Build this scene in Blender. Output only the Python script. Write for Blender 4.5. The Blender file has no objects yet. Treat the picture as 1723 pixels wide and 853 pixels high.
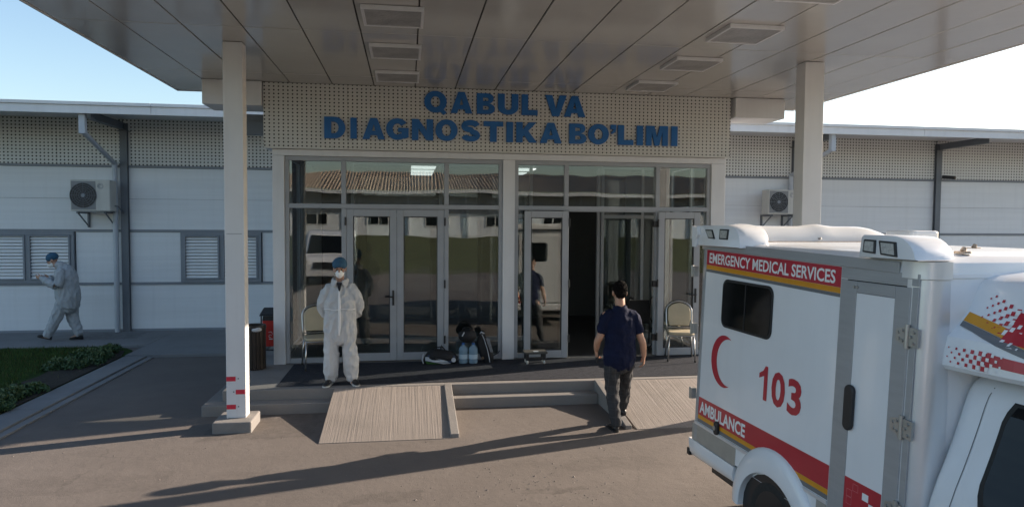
import bpy, bmesh, math, random
from mathutils import Vector, Matrix, Euler
random.seed(7)
scene = bpy.context.scene
COL = scene.collection
R = math.radians
# ------------------------------------------------------------------ camera
cam_d = bpy.data.cameras.new("camera")
cam = bpy.data.objects.new("camera", cam_d)
COL.objects.link(cam)
cam_d.sensor_width = 36.0
cam_d.lens = 36.0 * 1163.0 / 1723.0
cam_d.clip_start = 0.05
cam_d.clip_end = 2000
_y, _p, _r = 0.14936, 0.04372, 0.0063
_f = Vector((math.sin(_y) * math.cos(_p), math.cos(_y) * math.cos(_p), -math.sin(_p)))
_rt = Vector((math.cos(_y), -math.sin(_y), 0))
_up = _rt.cross(_f)
_r2 = _rt * math.cos(_r) + _up * math.sin(_r)
_u2 = _up * math.cos(_r) - _rt * math.sin(_r)
cam.matrix_world = Matrix(((_r2.x, _u2.x, -_f.x, 0), (_r2.y, _u2.y, -_f.y, 0), (_r2.z, _u2.z, -_f.z, 2.5), (0, 0, 0, 1)))
scene.camera = cam
# ------------------------------------------------------------------ light
SUN_EL = R(19.7)
SUN_DIR = Vector((0.960, 0.272, 0)).normalized()          # towards the sun, on the ground
world = bpy.data.worlds.new("World")
scene.world = world
world.use_nodes = True
wn = world.node_tree
sky = wn.nodes.new("ShaderNodeTexSky")
sky.sky_type = 'NISHITA'
sky.sun_disc = False
sky.sun_elevation = SUN_EL
sky.sun_rotation = math.atan2(SUN_DIR.x, SUN_DIR.y)
sky.air_density = 1.1
sky.dust_density = 1.2
sky.ozone_density = 1.7
wn.links.new(sky.outputs[0], wn.nodes["Background"].inputs[0])
wn.nodes["Background"].inputs[1].default_value = 0.105
sun_d = bpy.data.lights.new("sun", 'SUN')
sun_d.energy = 5.0
sun_d.angle = R(0.5)
sun_d.color = (1.0, 0.84, 0.68)
sun = bpy.data.objects.new("sun", sun_d)
COL.objects.link(sun)
_to = Vector((SUN_DIR.x * math.cos(SUN_EL), SUN_DIR.y * math.cos(SUN_EL), math.sin(SUN_EL)))
sun.rotation_euler = _to.to_track_quat('Z', 'Y').to_euler()
scene.view_settings.view_transform = 'Standard'
scene.view_settings.look = 'None'
scene.view_settings.exposure = 1.27
scene.view_settings.gamma = 1.0
scene.cycles.max_bounces = 8
scene.cycles.transparent_max_bounces = 12
scene.cycles.sample_clamp_indirect = 8

# ------------------------------------------------------------------ materials
def new_mat(name):
    m = bpy.data.materials.new(name)
    m.use_nodes = True
    return m, m.node_tree.nodes, m.node_tree.links, m.node_tree.nodes["Principled BSDF"]

def mat(name, col, rough=0.6, metal=0.0, var=0.08, vscale=3.0, bump=0.0, bscale=40.0, coat=0.0, spec=0.5, stretch=None, streak=0.0):
    """principled colour, broken up by two noises; streak adds vertical dirt runs"""
    m, n, l, b = new_mat(name)
    b.inputs["Roughness"].default_value = rough
    b.inputs["Metallic"].default_value = metal
    b.inputs["Specular IOR Level"].default_value = spec
    b.inputs["Coat Weight"].default_value = coat
    b.inputs["Coat Roughness"].default_value = 0.08
    tc = n.new("ShaderNodeTexCoord")
    mp = n.new("ShaderNodeMapping")
    l.new(tc.outputs["Object"], mp.inputs[0])
    if stretch:
        mp.inputs["Scale"].default_value = stretch
    nz = n.new("ShaderNodeTexNoise")
    nz.inputs["Scale"].default_value = vscale
    nz.inputs["Detail"].default_value = 6
    nz.inputs["Roughness"].default_value = 0.6
    l.new(mp.outputs[0], nz.inputs["Vector"])
    mx = n.new("ShaderNodeMix")
    mx.data_type = 'RGBA'
    c = Vector(col)
    mx.inputs["A"].default_value = (*(c * (1 - var)), 1)
    mx.inputs["B"].default_value = (*[min(1, q) for q in c * (1 + var)], 1)
    cr = n.new("ShaderNodeMapRange")
    cr.inputs[1].default_value = 0.3
    cr.inputs[2].default_value = 0.7
    l.new(nz.outputs["Fac"], cr.inputs[0])
    l.new(cr.outputs[0], mx.inputs["Factor"])
    out = mx.outputs["Result"]
    if streak > 0:
        mp2 = n.new("ShaderNodeMapping")
        mp2.inputs["Scale"].default_value = (9, 9, 0.55)
        l.new(tc.outputs["Object"], mp2.inputs[0])
        n2 = n.new("ShaderNodeTexNoise")
        n2.inputs["Scale"].default_value = 1.0
        n2.inputs["Detail"].default_value = 5
        l.new(mp2.outputs[0], n2.inputs["Vector"])
        r2 = n.new("ShaderNodeMapRange")
        r2.inputs[1].default_value = 0.5
        r2.inputs[2].default_value = 0.8
        r2.inputs[4].default_value = streak
        l.new(n2.outputs["Fac"], r2.inputs[0])
        m2 = n.new("ShaderNodeMix")
        m2.data_type = 'RGBA'
        l.new(r2.outputs[0], m2.inputs["Factor"])
        l.new(out, m2.inputs["A"])
        m2.inputs["B"].default_value = (*(c * 0.45), 1)
        out = m2.outputs["Result"]
    l.new(out, b.inputs["Base Color"])
    if bump > 0:
        nb = n.new("ShaderNodeTexNoise")
        nb.inputs["Scale"].default_value = bscale
        nb.inputs["Detail"].default_value = 4
        l.new(mp.outputs[0], nb.inputs["Vector"])
        bp = n.new("ShaderNodeBump")
        bp.inputs["Strength"].default_value = bump
        bp.inputs["Distance"].default_value = 0.02
        l.new(nb.outputs["Fac"], bp.inputs["Height"])
        l.new(bp.outputs[0], b.inputs["Normal"])
    return m

def perforated(name, col, px, pz, rad):
    """white sheet punched with a regular grid of dark holes (object x / z)"""
    m, n, l, b = new_mat(name)
    b.inputs["Roughness"].default_value = 0.45
    tc = n.new("ShaderNodeTexCoord")
    sx = n.new("ShaderNodeSeparateXYZ")
    l.new(tc.outputs["Object"], sx.inputs[0])
    def mth(op, a, bb=None):
        q = n.new("ShaderNodeMath"); q.operation = op
        for i, v in enumerate((a, bb)):
            if v is None: continue
            if isinstance(v, (int, float)): q.inputs[i].default_value = v
            else: l.new(v, q.inputs[i])
        return q.outputs[0]
    def cell(o, p):
        return mth('MULTIPLY', mth('SUBTRACT', mth('FRACT', mth('DIVIDE', o, p)), 0.5), p)
    a = cell(sx.outputs["X"], px); c = cell(sx.outputs["Z"], pz)
    d = mth('SQRT', mth('ADD', mth('MULTIPLY', a, a), mth('MULTIPLY', c, c)))
    hole = mth('LESS_THAN', d, rad)
    nz = n.new("ShaderNodeTexNoise"); nz.inputs["Scale"].default_value = 1.3; nz.inputs["Detail"].default_value = 5
    l.new(tc.outputs["Object"], nz.inputs["Vector"])
    mx = n.new("ShaderNodeMix"); mx.data_type = 'RGBA'
    cc = Vector(col)
    mx.inputs["A"].default_value = (*(cc * 0.88), 1); mx.inputs["B"].default_value = (*(cc * 1.06), 1)
    l.new(nz.outputs["Fac"], mx.inputs["Factor"])
    m2 = n.new("ShaderNodeMix"); m2.data_type = 'RGBA'
    l.new(hole, m2.inputs["Factor"]); l.new(mx.outputs["Result"], m2.inputs["A"])
    m2.inputs["B"].default_value = (0.012, 0.012, 0.013, 1)
    l.new(m2.outputs["Result"], b.inputs["Base Color"])
    bp = n.new("ShaderNodeBump"); bp.inputs["Strength"].default_value = 0.6; bp.inputs["Distance"].default_value = 0.004; bp.invert = True
    l.new(hole, bp.inputs["Height"]); l.new(bp.outputs[0], b.inputs["Normal"])
    return m

def glass(name, tint=(0.82, 0.86, 0.86), ior=1.95, wave=0.011, wscale=1.1):
    m, n, l, b = new_mat(name)
    n.remove(b)
    tr = n.new("ShaderNodeBsdfTransparent"); tr.inputs[0].default_value = (*tint, 1)
    gl = n.new("ShaderNodeBsdfGlossy"); gl.inputs["Roughness"].default_value = 0.0
    fr = n.new("ShaderNodeFresnel"); fr.inputs["IOR"].default_value = ior
    mx = n.new("ShaderNodeMixShader")
    tc = n.new("ShaderNodeTexCoord"); nz = n.new("ShaderNodeTexNoise")
    nz.inputs["Scale"].default_value = wscale; nz.inputs["Detail"].default_value = 1.0
    l.new(tc.outputs["Object"], nz.inputs["Vector"])
    bp = n.new("ShaderNodeBump"); bp.inputs["Strength"].default_value = wave; bp.inputs["Distance"].default_value = 0.2
    l.new(nz.outputs["Fac"], bp.inputs["Height"])
    l.new(bp.outputs[0], gl.inputs["Normal"])
    l.new(fr.outputs[0], mx.inputs[0]); l.new(tr.outputs[0], mx.inputs[1]); l.new(gl.outputs[0], mx.inputs[2])
    l.new(mx.outputs[0], n["Material Output"].inputs[0])
    return m

def concrete(name, col, patch=(), dirt=0.35, scale=1.0, lines=False):
    """worn concrete: broad tone, mottling, grit, stains and hairline cracks"""
    m, n, l, b = new_mat(name)
    b.inputs["Roughness"].default_value = 0.92
    b.inputs["Specular IOR Level"].default_value = 0.25
    tc = n.new("ShaderNodeTexCoord")
    vec = tc.outputs["Object"]
    def noise(s, det=6, rough=0.6, v=None):
        q = n.new("ShaderNodeTexNoise"); q.inputs["Scale"].default_value = s * scale
        q.inputs["Detail"].default_value = det; q.inputs["Roughness"].default_value = rough
        l.new(v or vec, q.inputs["Vector"]); return q.outputs["Fac"]
    def rng(o, a, bb, c=0.0, d=1.0):
        q = n.new("ShaderNodeMapRange")
        for i, v in enumerate((a, bb, c, d)): q.inputs[i + 1].default_value = v
        l.new(o, q.inputs[0]); return q.outputs[0]
    def mix(f, a, bb):
        q = n.new("ShaderNodeMix"); q.data_type = 'RGBA'
        l.new(f, q.inputs["Factor"])
        for k, v in (("A", a), ("B", bb)):
            if isinstance(v, (tuple, Vector)): q.inputs[k].default_value = (*v[:3], 1)
            else: l.new(v, q.inputs[k])
        return q.outputs["Result"]
    c = Vector(col)
    base = mix(rng(noise(0.35), 0.35, 0.65), c * 0.86, c * 1.10)
    base = mix(rng(noise(3.0, 8, 0.7), 0.3, 0.75, 0, 0.5), base, c * 0.74)
    base = mix(rng(noise(55, 3), 0.62, 0.78, 0, 0.5), base, c * 0.55)
    base = mix(rng(noise(0.8, 7, 0.65), 0.56, 0.74, 0, dirt), base, c * 0.45)
    vo = n.new("ShaderNodeTexVoronoi"); vo.feature = 'DISTANCE_TO_EDGE'; vo.inputs["Scale"].default_value = 0.28 * scale
    wob = n.new("ShaderNodeTexNoise"); wob.inputs["Scale"].default_value = 1.2; wob.inputs["Detail"].default_value = 6
    l.new(vec, wob.inputs["Vector"])
    add = n.new("ShaderNodeVectorMath"); add.operation = 'MULTIPLY_ADD'
    l.new(wob.outputs["Color"], add.inputs[0]); add.inputs[1].default_value = (0.9, 0.9, 0.9); l.new(vec, add.inputs[2])
    l.new(add.outputs[0], vo.inputs["Vector"])
    crack0 = rng(vo.outputs["Distance"], 0.0, 0.003, 0.35, 0.0)
    cm = n.new('ShaderNodeMath'); cm.operation = 'MULTIPLY'; l.new(crack0, cm.inputs[0]); l.new(rng(noise(0.5, 2), .5, .6), cm.inputs[1]); crack = cm.outputs[0]
    base = mix(crack, base, c * 0.35)
    h = noise(9, 8, 0.7)
    if patch:                       # scuffed, pitted and wet places
        sp = n.new("ShaderNodeSeparateXYZ"); l.new(vec, sp.inputs[0])
        def mth(op, a, bb):
            q = n.new("ShaderNodeMath"); q.operation = op
            for i, v in enumerate((a, bb)):
                if isinstance(v, (int, float)): q.inputs[i].default_value = v
                else: l.new(v, q.inputs[i])
            return q.outputs[0]
        w = mth('MULTIPLY', mth('SUBTRACT', noise(4), 0.5), 0.5)
        for px, py, rx, ry, st_ in patch:
            dx = mth('ABSOLUTE', mth('ADD', mth('SUBTRACT', sp.outputs["X"], px), w), 0)
            dy = mth('ABSOLUTE', mth('ADD', mth('SUBTRACT', sp.outputs["Y"], py), w), 0)
            f = mth('MULTIPLY', mth('LESS_THAN', dx, rx), mth('LESS_THAN', dy, ry))
            base = mix(mth('MULTIPLY', mth('MULTIPLY', f, st_), rng(noise(7, 6, .7), .35, .6)), base, c * 0.55)
    if lines:                       # broom strokes running down the slope
        mp = n.new("ShaderNodeMapping"); mp.inputs["Scale"].default_value = (40, 0.6, 0.6)
        l.new(vec, mp.inputs[0])
        bl = noise(1.0, 4, 0.65, mp.outputs[0])
        base = mix(rng(bl, 0.35, 0.65, 0, 0.38), base, c * 0.62)
        h = bl
    l.new(base, b.inputs["Base Color"])
    bp = n.new("ShaderNodeBump"); bp.inputs["Strength"].default_value = 0.55; bp.inputs["Distance"].default_value = 0.012
    l.new(h, bp.inputs["Height"])
    bp2 = n.new("ShaderNodeBump"); bp2.inputs["Strength"].default_value = 0.5; bp2.inputs["Distance"].default_value = 0.004
    l.new(noise(90, 3), bp2.inputs["Height"]); l.new(bp.outputs[0], bp2.inputs["Normal"])
    l.new(bp2.outputs[0], b.inputs["Normal"])
    return m

M = {}
M['concrete'] = concrete("forecourt concrete", (0.158, 0.138, 0.126), patch=((-1.75, 8.75, .62, .55, .55), (-.2, 6.3, .35, .10, .5), (1.35, 6.25, .30, .07, .7), (2.1, 6.9, .5, .16, .35), (-3.2, 7.0, .9, .25, .3), (.6, 5.6, .6, .2, .45), (-1.0, 5.3, .8, .18, .4)))
M['porch'] = concrete("porch concrete", (0.235, 0.222, 0.212))
M['ramp'] = concrete("broomed ramp concrete", (0.30, 0.265, 0.24), lines=True)
M['kerb'] = concrete("kerb concrete", (0.22, 0.222, 0.226), patch=((-6.2, 15.7, .55, .45, .75),))
M['white'] = mat("painted white steel", (0.66, 0.665, 0.68), 0.45, var=0.05, vscale=1.5, streak=0.12)
M['panelwhite'] = mat("white wall sandwich panel", (0.70, 0.72, 0.74), 0.42, var=0.05, vscale=0.8, bump=0.10, bscale=6, stretch=(0.3, 1, 12), streak=0.10)
M['soffit'] = mat("laminated soffit sheet", (0.50, 0.485, 0.46), 0.22, var=0.05, vscale=1.1, bump=0.02, bscale=1.5, coat=0.55)
M['gap'] = mat("dark joint", (0.03, 0.03, 0.03), 0.9)
M['perf'] = perforated("perforated fascia sheet", (0.60, 0.595, 0.565), 0.0690, 0.0560, 0.0125)
M['perf_wing'] = perforated("perforated wall sheet", (0.66, 0.66, 0.64), 0.0800, 0.0740, 0.0178)
M['alu'] = mat("grey window aluminium", (0.33, 0.345, 0.37), 0.42, 0.0, var=0.05, vscale=4)
M['steel'] = mat("grey painted post steel", (0.13, 0.145, 0.165), 0.5, var=0.1, vscale=3)
M['rail'] = mat("grey window rail", (0.22, 0.24, 0.27), 0.5, var=0.08)
M['slat'] = mat("white louvre slat", (0.78, 0.79, 0.80), 0.4, var=0.04)
M['pipe'] = mat("light grey downpipe", (0.42, 0.45, 0.49), 0.45, var=0.06)
M['black'] = mat("black plastic", (0.016, 0.016, 0.018), 0.45, var=0.2)
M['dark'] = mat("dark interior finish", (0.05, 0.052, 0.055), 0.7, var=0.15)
M['glass'] = glass("entrance glass")
M['blue'] = mat("blue sign letter", (0.006, 0.115, 0.36), 0.4, var=0.10, vscale=4)
M['carpet'] = mat("charcoal entrance carpet", (0.040, 0.043, 0.052), 0.95, var=0.25, vscale=14, bump=0.5, bscale=160, spec=0.1)
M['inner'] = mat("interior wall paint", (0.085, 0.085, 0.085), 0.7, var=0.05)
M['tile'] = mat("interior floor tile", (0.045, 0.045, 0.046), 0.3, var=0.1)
M['diffuser'] = mat("prismatic lamp diffuser", (0.33, 0.325, 0.32), 0.35, var=0.3, vscale=4.0, bump=0.3, bscale=30)
M['red_tape'] = mat("red reflective tape", (0.55, 0.02, 0.05), 0.4, var=0.12, vscale=20)
M['soil'] = mat("dark border soil", (0.022, 0.017, 0.012), 0.95, var=0.4, vscale=9, bump=0.8, bscale=30)
M['lawn'] = mat("lawn base", (0.030, 0.055, 0.014), 0.95, var=0.35, vscale=2.5, bump=0.8, bscale=60, spec=0.1)

# ------------------------------------------------------------------ mesh helpers
ORG = {}

class MB:
    def __init__(s): s.v = []; s.f = []; s.m = []
    def add(s, vs, fs, mi=0):
        o = len(s.v); s.v += [tuple(v) for v in vs]
        for f in fs: s.f.append(tuple(o + i for i in f)); s.m.append(mi)
        return s
    def quad(s, a, b, c, d, mi=0): return s.add([a, b, c, d], [(0, 1, 2, 3)], mi)
    def box(s, x0, x1, y0, y1, z0, z1, mi=0):
        v = [(x, y, z) for z in (z0, z1) for y in (y0, y1) for x in (x0, x1)]
        return s.add(v, [(0, 2, 3, 1), (4, 5, 7, 6), (0, 1, 5, 4), (2, 6, 7, 3), (0, 4, 6, 2), (1, 3, 7, 5)], mi)
    def obox(s, c, size, rot, mi=0):
        hx, hy, hz = [q / 2 for q in size]
        Rm = rot if isinstance(rot, Matrix) else Euler(rot).to_matrix()
        v = [Vector(c) + Rm @ Vector((x, y, z)) for z in (-hz, hz) for y in (-hy, hy) for x in (-hx, hx)]
        return s.add(v, [(0, 2, 3, 1), (4, 5, 7, 6), (0, 1, 5, 4), (2, 6, 7, 3), (0, 4, 6, 2), (1, 3, 7, 5)], mi)
    def rings(s, rs, caps=True, closed=False, mi=0):
        n = len(rs[0]); o = len(s.v)
        for r in rs: s.v += [tuple(p) for p in r]
        k = len(rs)
        for i in range(k if closed else k - 1):
            a = o + i * n; b = o + ((i + 1) % k) * n
            for j in range(n):
                s.f.append((a + j, a + (j + 1) % n, b + (j + 1) % n, b + j)); s.m.append(mi)
        if caps and not closed:
            s.f.append(tuple(o + j for j in reversed(range(n)))); s.m.append(mi)
            s.f.append(tuple(o + (k - 1) * n + j for j in range(n))); s.m.append(mi)
        return s
    def tube(s, pts, rad, n=8, side=None, caps=True, closed=False, mi=0, dome=False):
        """tube through pts; rad: number, list of numbers or list of (a, b)"""
        P = [Vector(p) for p in pts]; k = len(P)
        if not isinstance(rad, (list, tuple)): rad = [rad] * k
        rad = [(q, q) if not isinstance(q, (list, tuple)) else q for q in rad]
        rs = []; prev = None
        for i in range(k):
            if closed: t = P[(i + 1) % k] - P[i - 1]
            else: t = P[min(i + 1, k - 1)] - P[max(i - 1, 0)]
            t.normalize()
            a = Vector(side) if side is not None else (prev if prev is not None else (Vector((0, 0, 1)) if abs(t.z) < 0.9 else Vector((1, 0, 0))))
            a = a - t * a.dot(t)
            if a.length < 1e-5: a = t.orthogonal()
            a.normalize(); prev = a
            b = t.cross(a)
            rs.append((P[i], t, a, b, rad[i]))
        R_ = []
        def ring(c, a, b, ra, rb): return [c + a * (math.cos(2 * math.pi * j / n) * ra) + b * (math.sin(2 * math.pi * j / n) * rb) for j in range(n)]
        if dome and not closed:
            c, t, a, b, (ra, rb) = rs[0]; m_ = min(ra, rb)
            for q in (75, 45, 20): R_.append(ring(c - t * (m_ * math.sin(R(q))), a, b, ra * math.cos(R(q)), rb * math.cos(R(q))))
        for c, t, a, b, (ra, rb) in rs: R_.append(ring(c, a, b, ra, rb))
        if dome and not closed:
            c, t, a, b, (ra, rb) = rs[-1]; m_ = min(ra, rb)
            for q in (20, 45, 75): R_.append(ring(c + t * (m_ * math.sin(R(q))), a, b, ra * math.cos(R(q)), rb * math.cos(R(q))))
        return s.rings(R_, caps, closed, mi)
    def cyl(s, p0, p1, r, n=12, r1=None, mi=0): return s.tube([p0, p1], [r, r if r1 is None else r1], n, mi=mi)
    def ball(s, c, r, nu=14, nv=9, mi=0, fn=None):
        if not isinstance(r, (tuple, list)): r = (r, r, r)
        rs = []
        for i in range(nv):
            th = math.pi * (i + 0.5) / nv if False else math.pi * (0.04 + 0.92 * i / (nv - 1))
            row = []
            for j in range(nu):
                ph = 2 * math.pi * j / nu
                d = Vector((math.sin(th) * math.cos(ph), math.sin(th) * math.sin(ph), -math.cos(th)))
                p = Vector((d.x * r[0], d.y * r[1], d.z * r[2]))
                if fn: p = fn(p, d)
                row.append(Vector(c) + p)
            rs.append(row)
        return s.rings(rs, True, False, mi)
    def prism(s, poly, fn, d0, d1, mi=0):
        """extrude a 2-D outline: fn(a, b, d) -> point"""
        n = len(poly); o = len(s.v)
        s.v += [tuple(fn(a, b, d0)) for a, b in poly] + [tuple(fn(a, b, d1)) for a, b in poly]
        s.f.append(tuple(o + i for i in reversed(range(n)))); s.m.append(mi)
        s.f.append(tuple(o + n + i for i in range(n))); s.m.append(mi)
        for i in range(n):
            j = (i + 1) % n
            s.f.append((o + i, o + j, o + n + j, o + n + i)); s.m.append(mi)
        return s
    def mesh(s, name, mats, org=(0, 0, 0), smooth=None):
        me = bpy.data.meshes.new(name)
        o = Vector(org)
        me.from_pydata([tuple(Vector(v) - o) for v in s.v], [], s.f)
        for m_ in (mats if isinstance(mats, (list, tuple)) else [mats]): me.materials.append(m_)
        for p, mi in zip(me.polygons, s.m): p.material_index = mi
        bm = bmesh.new(); bm.from_mesh(me)
        bmesh.ops.recalc_face_normals(bm, faces=bm.faces)
        bm.to_mesh(me); bm.free()
        if smooth is not None:
            me.polygons.foreach_set("use_smooth", [True] * len(me.polygons))
            if smooth < 179: me.set_sharp_from_angle(angle=R(smooth))
        me.update()
        return me
    def build(s, name, mats, parent=None, bevel=0, smooth=None, segs=2, local=False):
        org = Vector((0, 0, 0)) if (parent is None or local) else ORG.get(parent, Vector((0, 0, 0)))
        me = s.mesh(name, mats, org, smooth)
        return link(name, me, parent, bevel, segs, org)

def link(name, me, parent=None, bevel=0, segs=2, org=Vector((0, 0, 0))):
    o = bpy.data.objects.new(name, me)
    COL.objects.link(o)
    if parent is not None: o.parent = parent
    ORG[o] = Vector(org)
    if bevel:
        b = o.modifiers.new("bevel", 'BEVEL'); b.width = bevel; b.segments = segs
        b.limit_method = 'ANGLE'; b.angle_limit = R(40)
    return o

def tag(o, label=None, cat=None, group=None, kind=None):
    if label: o["label"] = label
    if cat: o["category"] = cat
    if group: o["group"] = group
    if kind: o["kind"] = kind
    return o

def thing(name, loc, label, cat, group=None, rotz=0.0):
    o = bpy.data.objects.new(name, None)
    o.empty_display_size = 0.2
    COL.objects.link(o)
    o.location = loc
    o.rotation_euler = (0, 0, rotz)
    ORG[o] = Vector(loc)
    return tag(o, label, cat, group)

def copy_tree(o, parent=None):
    c = o.copy(); COL.objects.link(c)
    if parent is not None: c.parent = parent
    for ch in list(o.children): copy_tree(ch, c)
    return c

def share(src, loc, name=None):
    """a linked copy of a part (same mesh, same parent) at an offset"""
    c = src.copy(); COL.objects.link(c); c.location = loc
    return c

def rrect(w, h, r, n=5, cx=0, cy=0):
    out = []
    for sx, sy, a0 in ((1, 1, 0), (-1, 1, 90), (-1, -1, 180), (1, -1, 270)):
        for i in range(n + 1):
            a = R(a0 + 90 * i / n)
            out.append((cx + sx * (w / 2 - r) + r * math.cos(a), cy + sy * (h / 2 - r) + r * math.sin(a)))
    return out

def glyphs(txt, offset=0.03, extrude=0.0, res=3):
    """text outlined by Blender's built-in font -> (verts, faces) normalised to a unit box"""
    cu = bpy.data.curves.new("glyph", 'FONT')
    cu.body = txt; cu.offset = offset; cu.extrude = extrude; cu.resolution_u = res
    cu.fill_mode = 'BOTH' if extrude else 'FRONT'
    ob = bpy.data.objects.new("glyph", cu)
    COL.objects.link(ob)
    bpy.context.view_layer.update()
    me = bpy.data.meshes.new_from_object(ob.evaluated_get(bpy.context.evaluated_depsgraph_get()))
    vs = [v.co.copy() for v in me.vertices]; fs = [tuple(p.vertices) for p in me.polygons]
    bpy.data.objects.remove(ob); bpy.data.curves.remove(cu); bpy.data.meshes.remove(me)
    x0 = min(v.x for v in vs); x1 = max(v.x for v in vs); y0 = min(v.y for v in vs); y1 = max(v.y for v in vs)
    z0 = min(v.z for v in vs); z1 = max(v.z for v in vs)
    out = [((v.x - x0) / (x1 - x0), (v.y - y0) / (y1 - y0), (v.z - z0) / (z1 - z0) if z1 > z0 else 0) for v in vs]
    return out, fs
# ================================================================== THE SETTING
g = MB().add([(-300, -300, 0), (300, -300, 0), (300, 300, 0), (-300, 300, 0)], [(0, 1, 2, 3)])
tag(g.build("ground", M['concrete']), kind="structure", label="worn pale concrete forecourt in front of the entrance")
b = MB().box(-30, -5.112, 14.53, 16.38, -0.2, 0.055); b.box(-5.11, -2.75, 13.42, 16.38, -0.2, 0.055); b.box(5.6, 30, 13.42, 16.38, -0.2, 0.055)
tag(b.build("pavement", M['kerb'], bevel=0.01), kind="structure", label="raised concrete walkway along the wing wall")
b = MB()
for i in range(9):                                       # flat kerb strip, slab by slab
    y0 = -3.0 + i * 1.82
    b.box(-5.10, -4.72, y0, y0 + 1.808, -0.1, 0.045); b.box(-4.708, -4.60, y0, y0 + 1.808, -0.1, 0.022)
tag(b.build("kerb", M['kerb'], bevel=0.006), kind="structure", label="flat concrete kerb strip beside the lawn")
# lawn with a rounded far corner
pl = [(-22, -4), (-5.13, -4), (-5.13, 13.2)] + [(-5.9 + 0.77 * math.cos(R(a)), 13.7 + 0.77 * math.sin(R(a))) for a in (0, 25, 50, 75, 90)] + [(-22, 14.5)]
pl = [p if i < 2 or i > 2 else (-5.13, 13.4) for i, p in enumerate(pl)]
b = MB(); b.prism(pl, lambda a, c, d: (a, c, d), -0.05, 0.035)
tag(b.build("lawn", M['lawn']), kind="structure", label="green lawn left of the forecourt")
b = MB(); b.prism([(-5.62, 8.0), (-5.135, 8.0), (-5.135, 13.3), (-5.3, 13.9), (-5.7, 14.1), (-5.95, 13.4), (-5.75, 11.8), (-5.9, 10.5)], lambda a, c, d: (a, c, d), 0.0, 0.05)
tag(b.build("soil_bed", M['soil']), kind="structure", label="bare dark soil border between lawn and kerb")
# grass blades and border plants
def leafy(name, mats, blades, label, cat):
    b = MB(); b.v = blades[0]; b.f = blades[1]; b.m = blades[2]
    o = b.build(name, mats); o["kind"] = "stuff"; tag(o, label); return o
gm = [mat("grass blade", (0.045, 0.085, 0.02), 0.8, var=0.3, vscale=1.2, spec=0.2), mat("dry grass blade", (0.085, 0.085, 0.028), 0.8, var=0.3, spec=0.2)]
V, F, Mi = [], [], []
rnd = random.Random(3)
for k in range(30000):
    y = rnd.uniform(7.5, 14.45); x = rnd.uniform(-10.5, -5.3)
    if x > -5.9 and y > 10.2 and rnd.random() < 0.93: continue
    if x > -5.6 and rnd.random() < 0.9: continue
    if (x + 5.9) > 0 and (y - 13.7) > 0 and math.hypot(x + 5.9, y - 13.7) > 0.75: continue
    h = rnd.uniform(0.03, 0.075); a = rnd.uniform(0, 6.28); w = 0.006; ln = rnd.uniform(-.03, .03); l2 = rnd.uniform(-.03, .03)
    o = len(V); V += [(x - w * math.cos(a), y - w * math.sin(a), 0.03), (x + w * math.cos(a), y + w * math.sin(a), 0.03), (x + ln, y + l2, 0.035 + h)]
    F.append((o, o + 1, o + 2)); Mi.append(0 if rnd.random() < 0.8 else 1)
leafy("grass", gm, (V, F, Mi), "short green lawn grass", "grass")
pm = [mat("border leaf", (0.040, 0.085, 0.030), 0.6, var=0.3, vscale=6), mat("pale border leaf", (0.085, 0.125, 0.045), 0.6, var=0.3, vscale=6)]
V, F, Mi = [], [], []
def clump(cx, cy, rr, hh, n):
    for k in range(n):
        a = rnd.uniform(0, 6.28); q = rr * math.sqrt(rnd.random()); x = cx + q * math.cos(a); y = cy + q * math.sin(a)
        z = 0.05 + hh * (1 - (q / rr) ** 2 * 0.7) * rnd.uniform(0.25, 1.05)
        s = rnd.uniform(0.012, 0.034); d = Vector((rnd.uniform(-1, 1), rnd.uniform(-1, 1), rnd.uniform(-0.1, 0.9))).normalized()
        t = d.orthogonal().normalized(); t.rotate(Matrix.Rotation(rnd.uniform(0, 6.28), 3, d)); u = d.cross(t)
        c = Vector((x, y, z)); o = len(V)
        V.extend([tuple(c - t * s * 1.3), tuple(c - u * s * 0.55), tuple(c + t * s * 1.5), tuple(c + u * s * 0.55)])
        F.append((o, o + 1, o + 2, o + 3)); Mi.append(1 if z > 0.05 + hh * 0.62 and rnd.random() < 0.55 else 0)
for k in range(26): clump(rnd.uniform(-5.62, -5.2), rnd.uniform(8.2, 10.95), rnd.uniform(.14, .22), rnd.uniform(.09, .16), 250)
for k in range(16): clump(-5.32 - 0.5 * rnd.random() * max(0, 1), rnd.uniform(12.35, 14.0), rnd.uniform(.15, .22), rnd.uniform(.12, .19), 260)
leafy("border_plants", pm, (V, F, Mi), "low leafy ground cover along the kerb", "plant")

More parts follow.
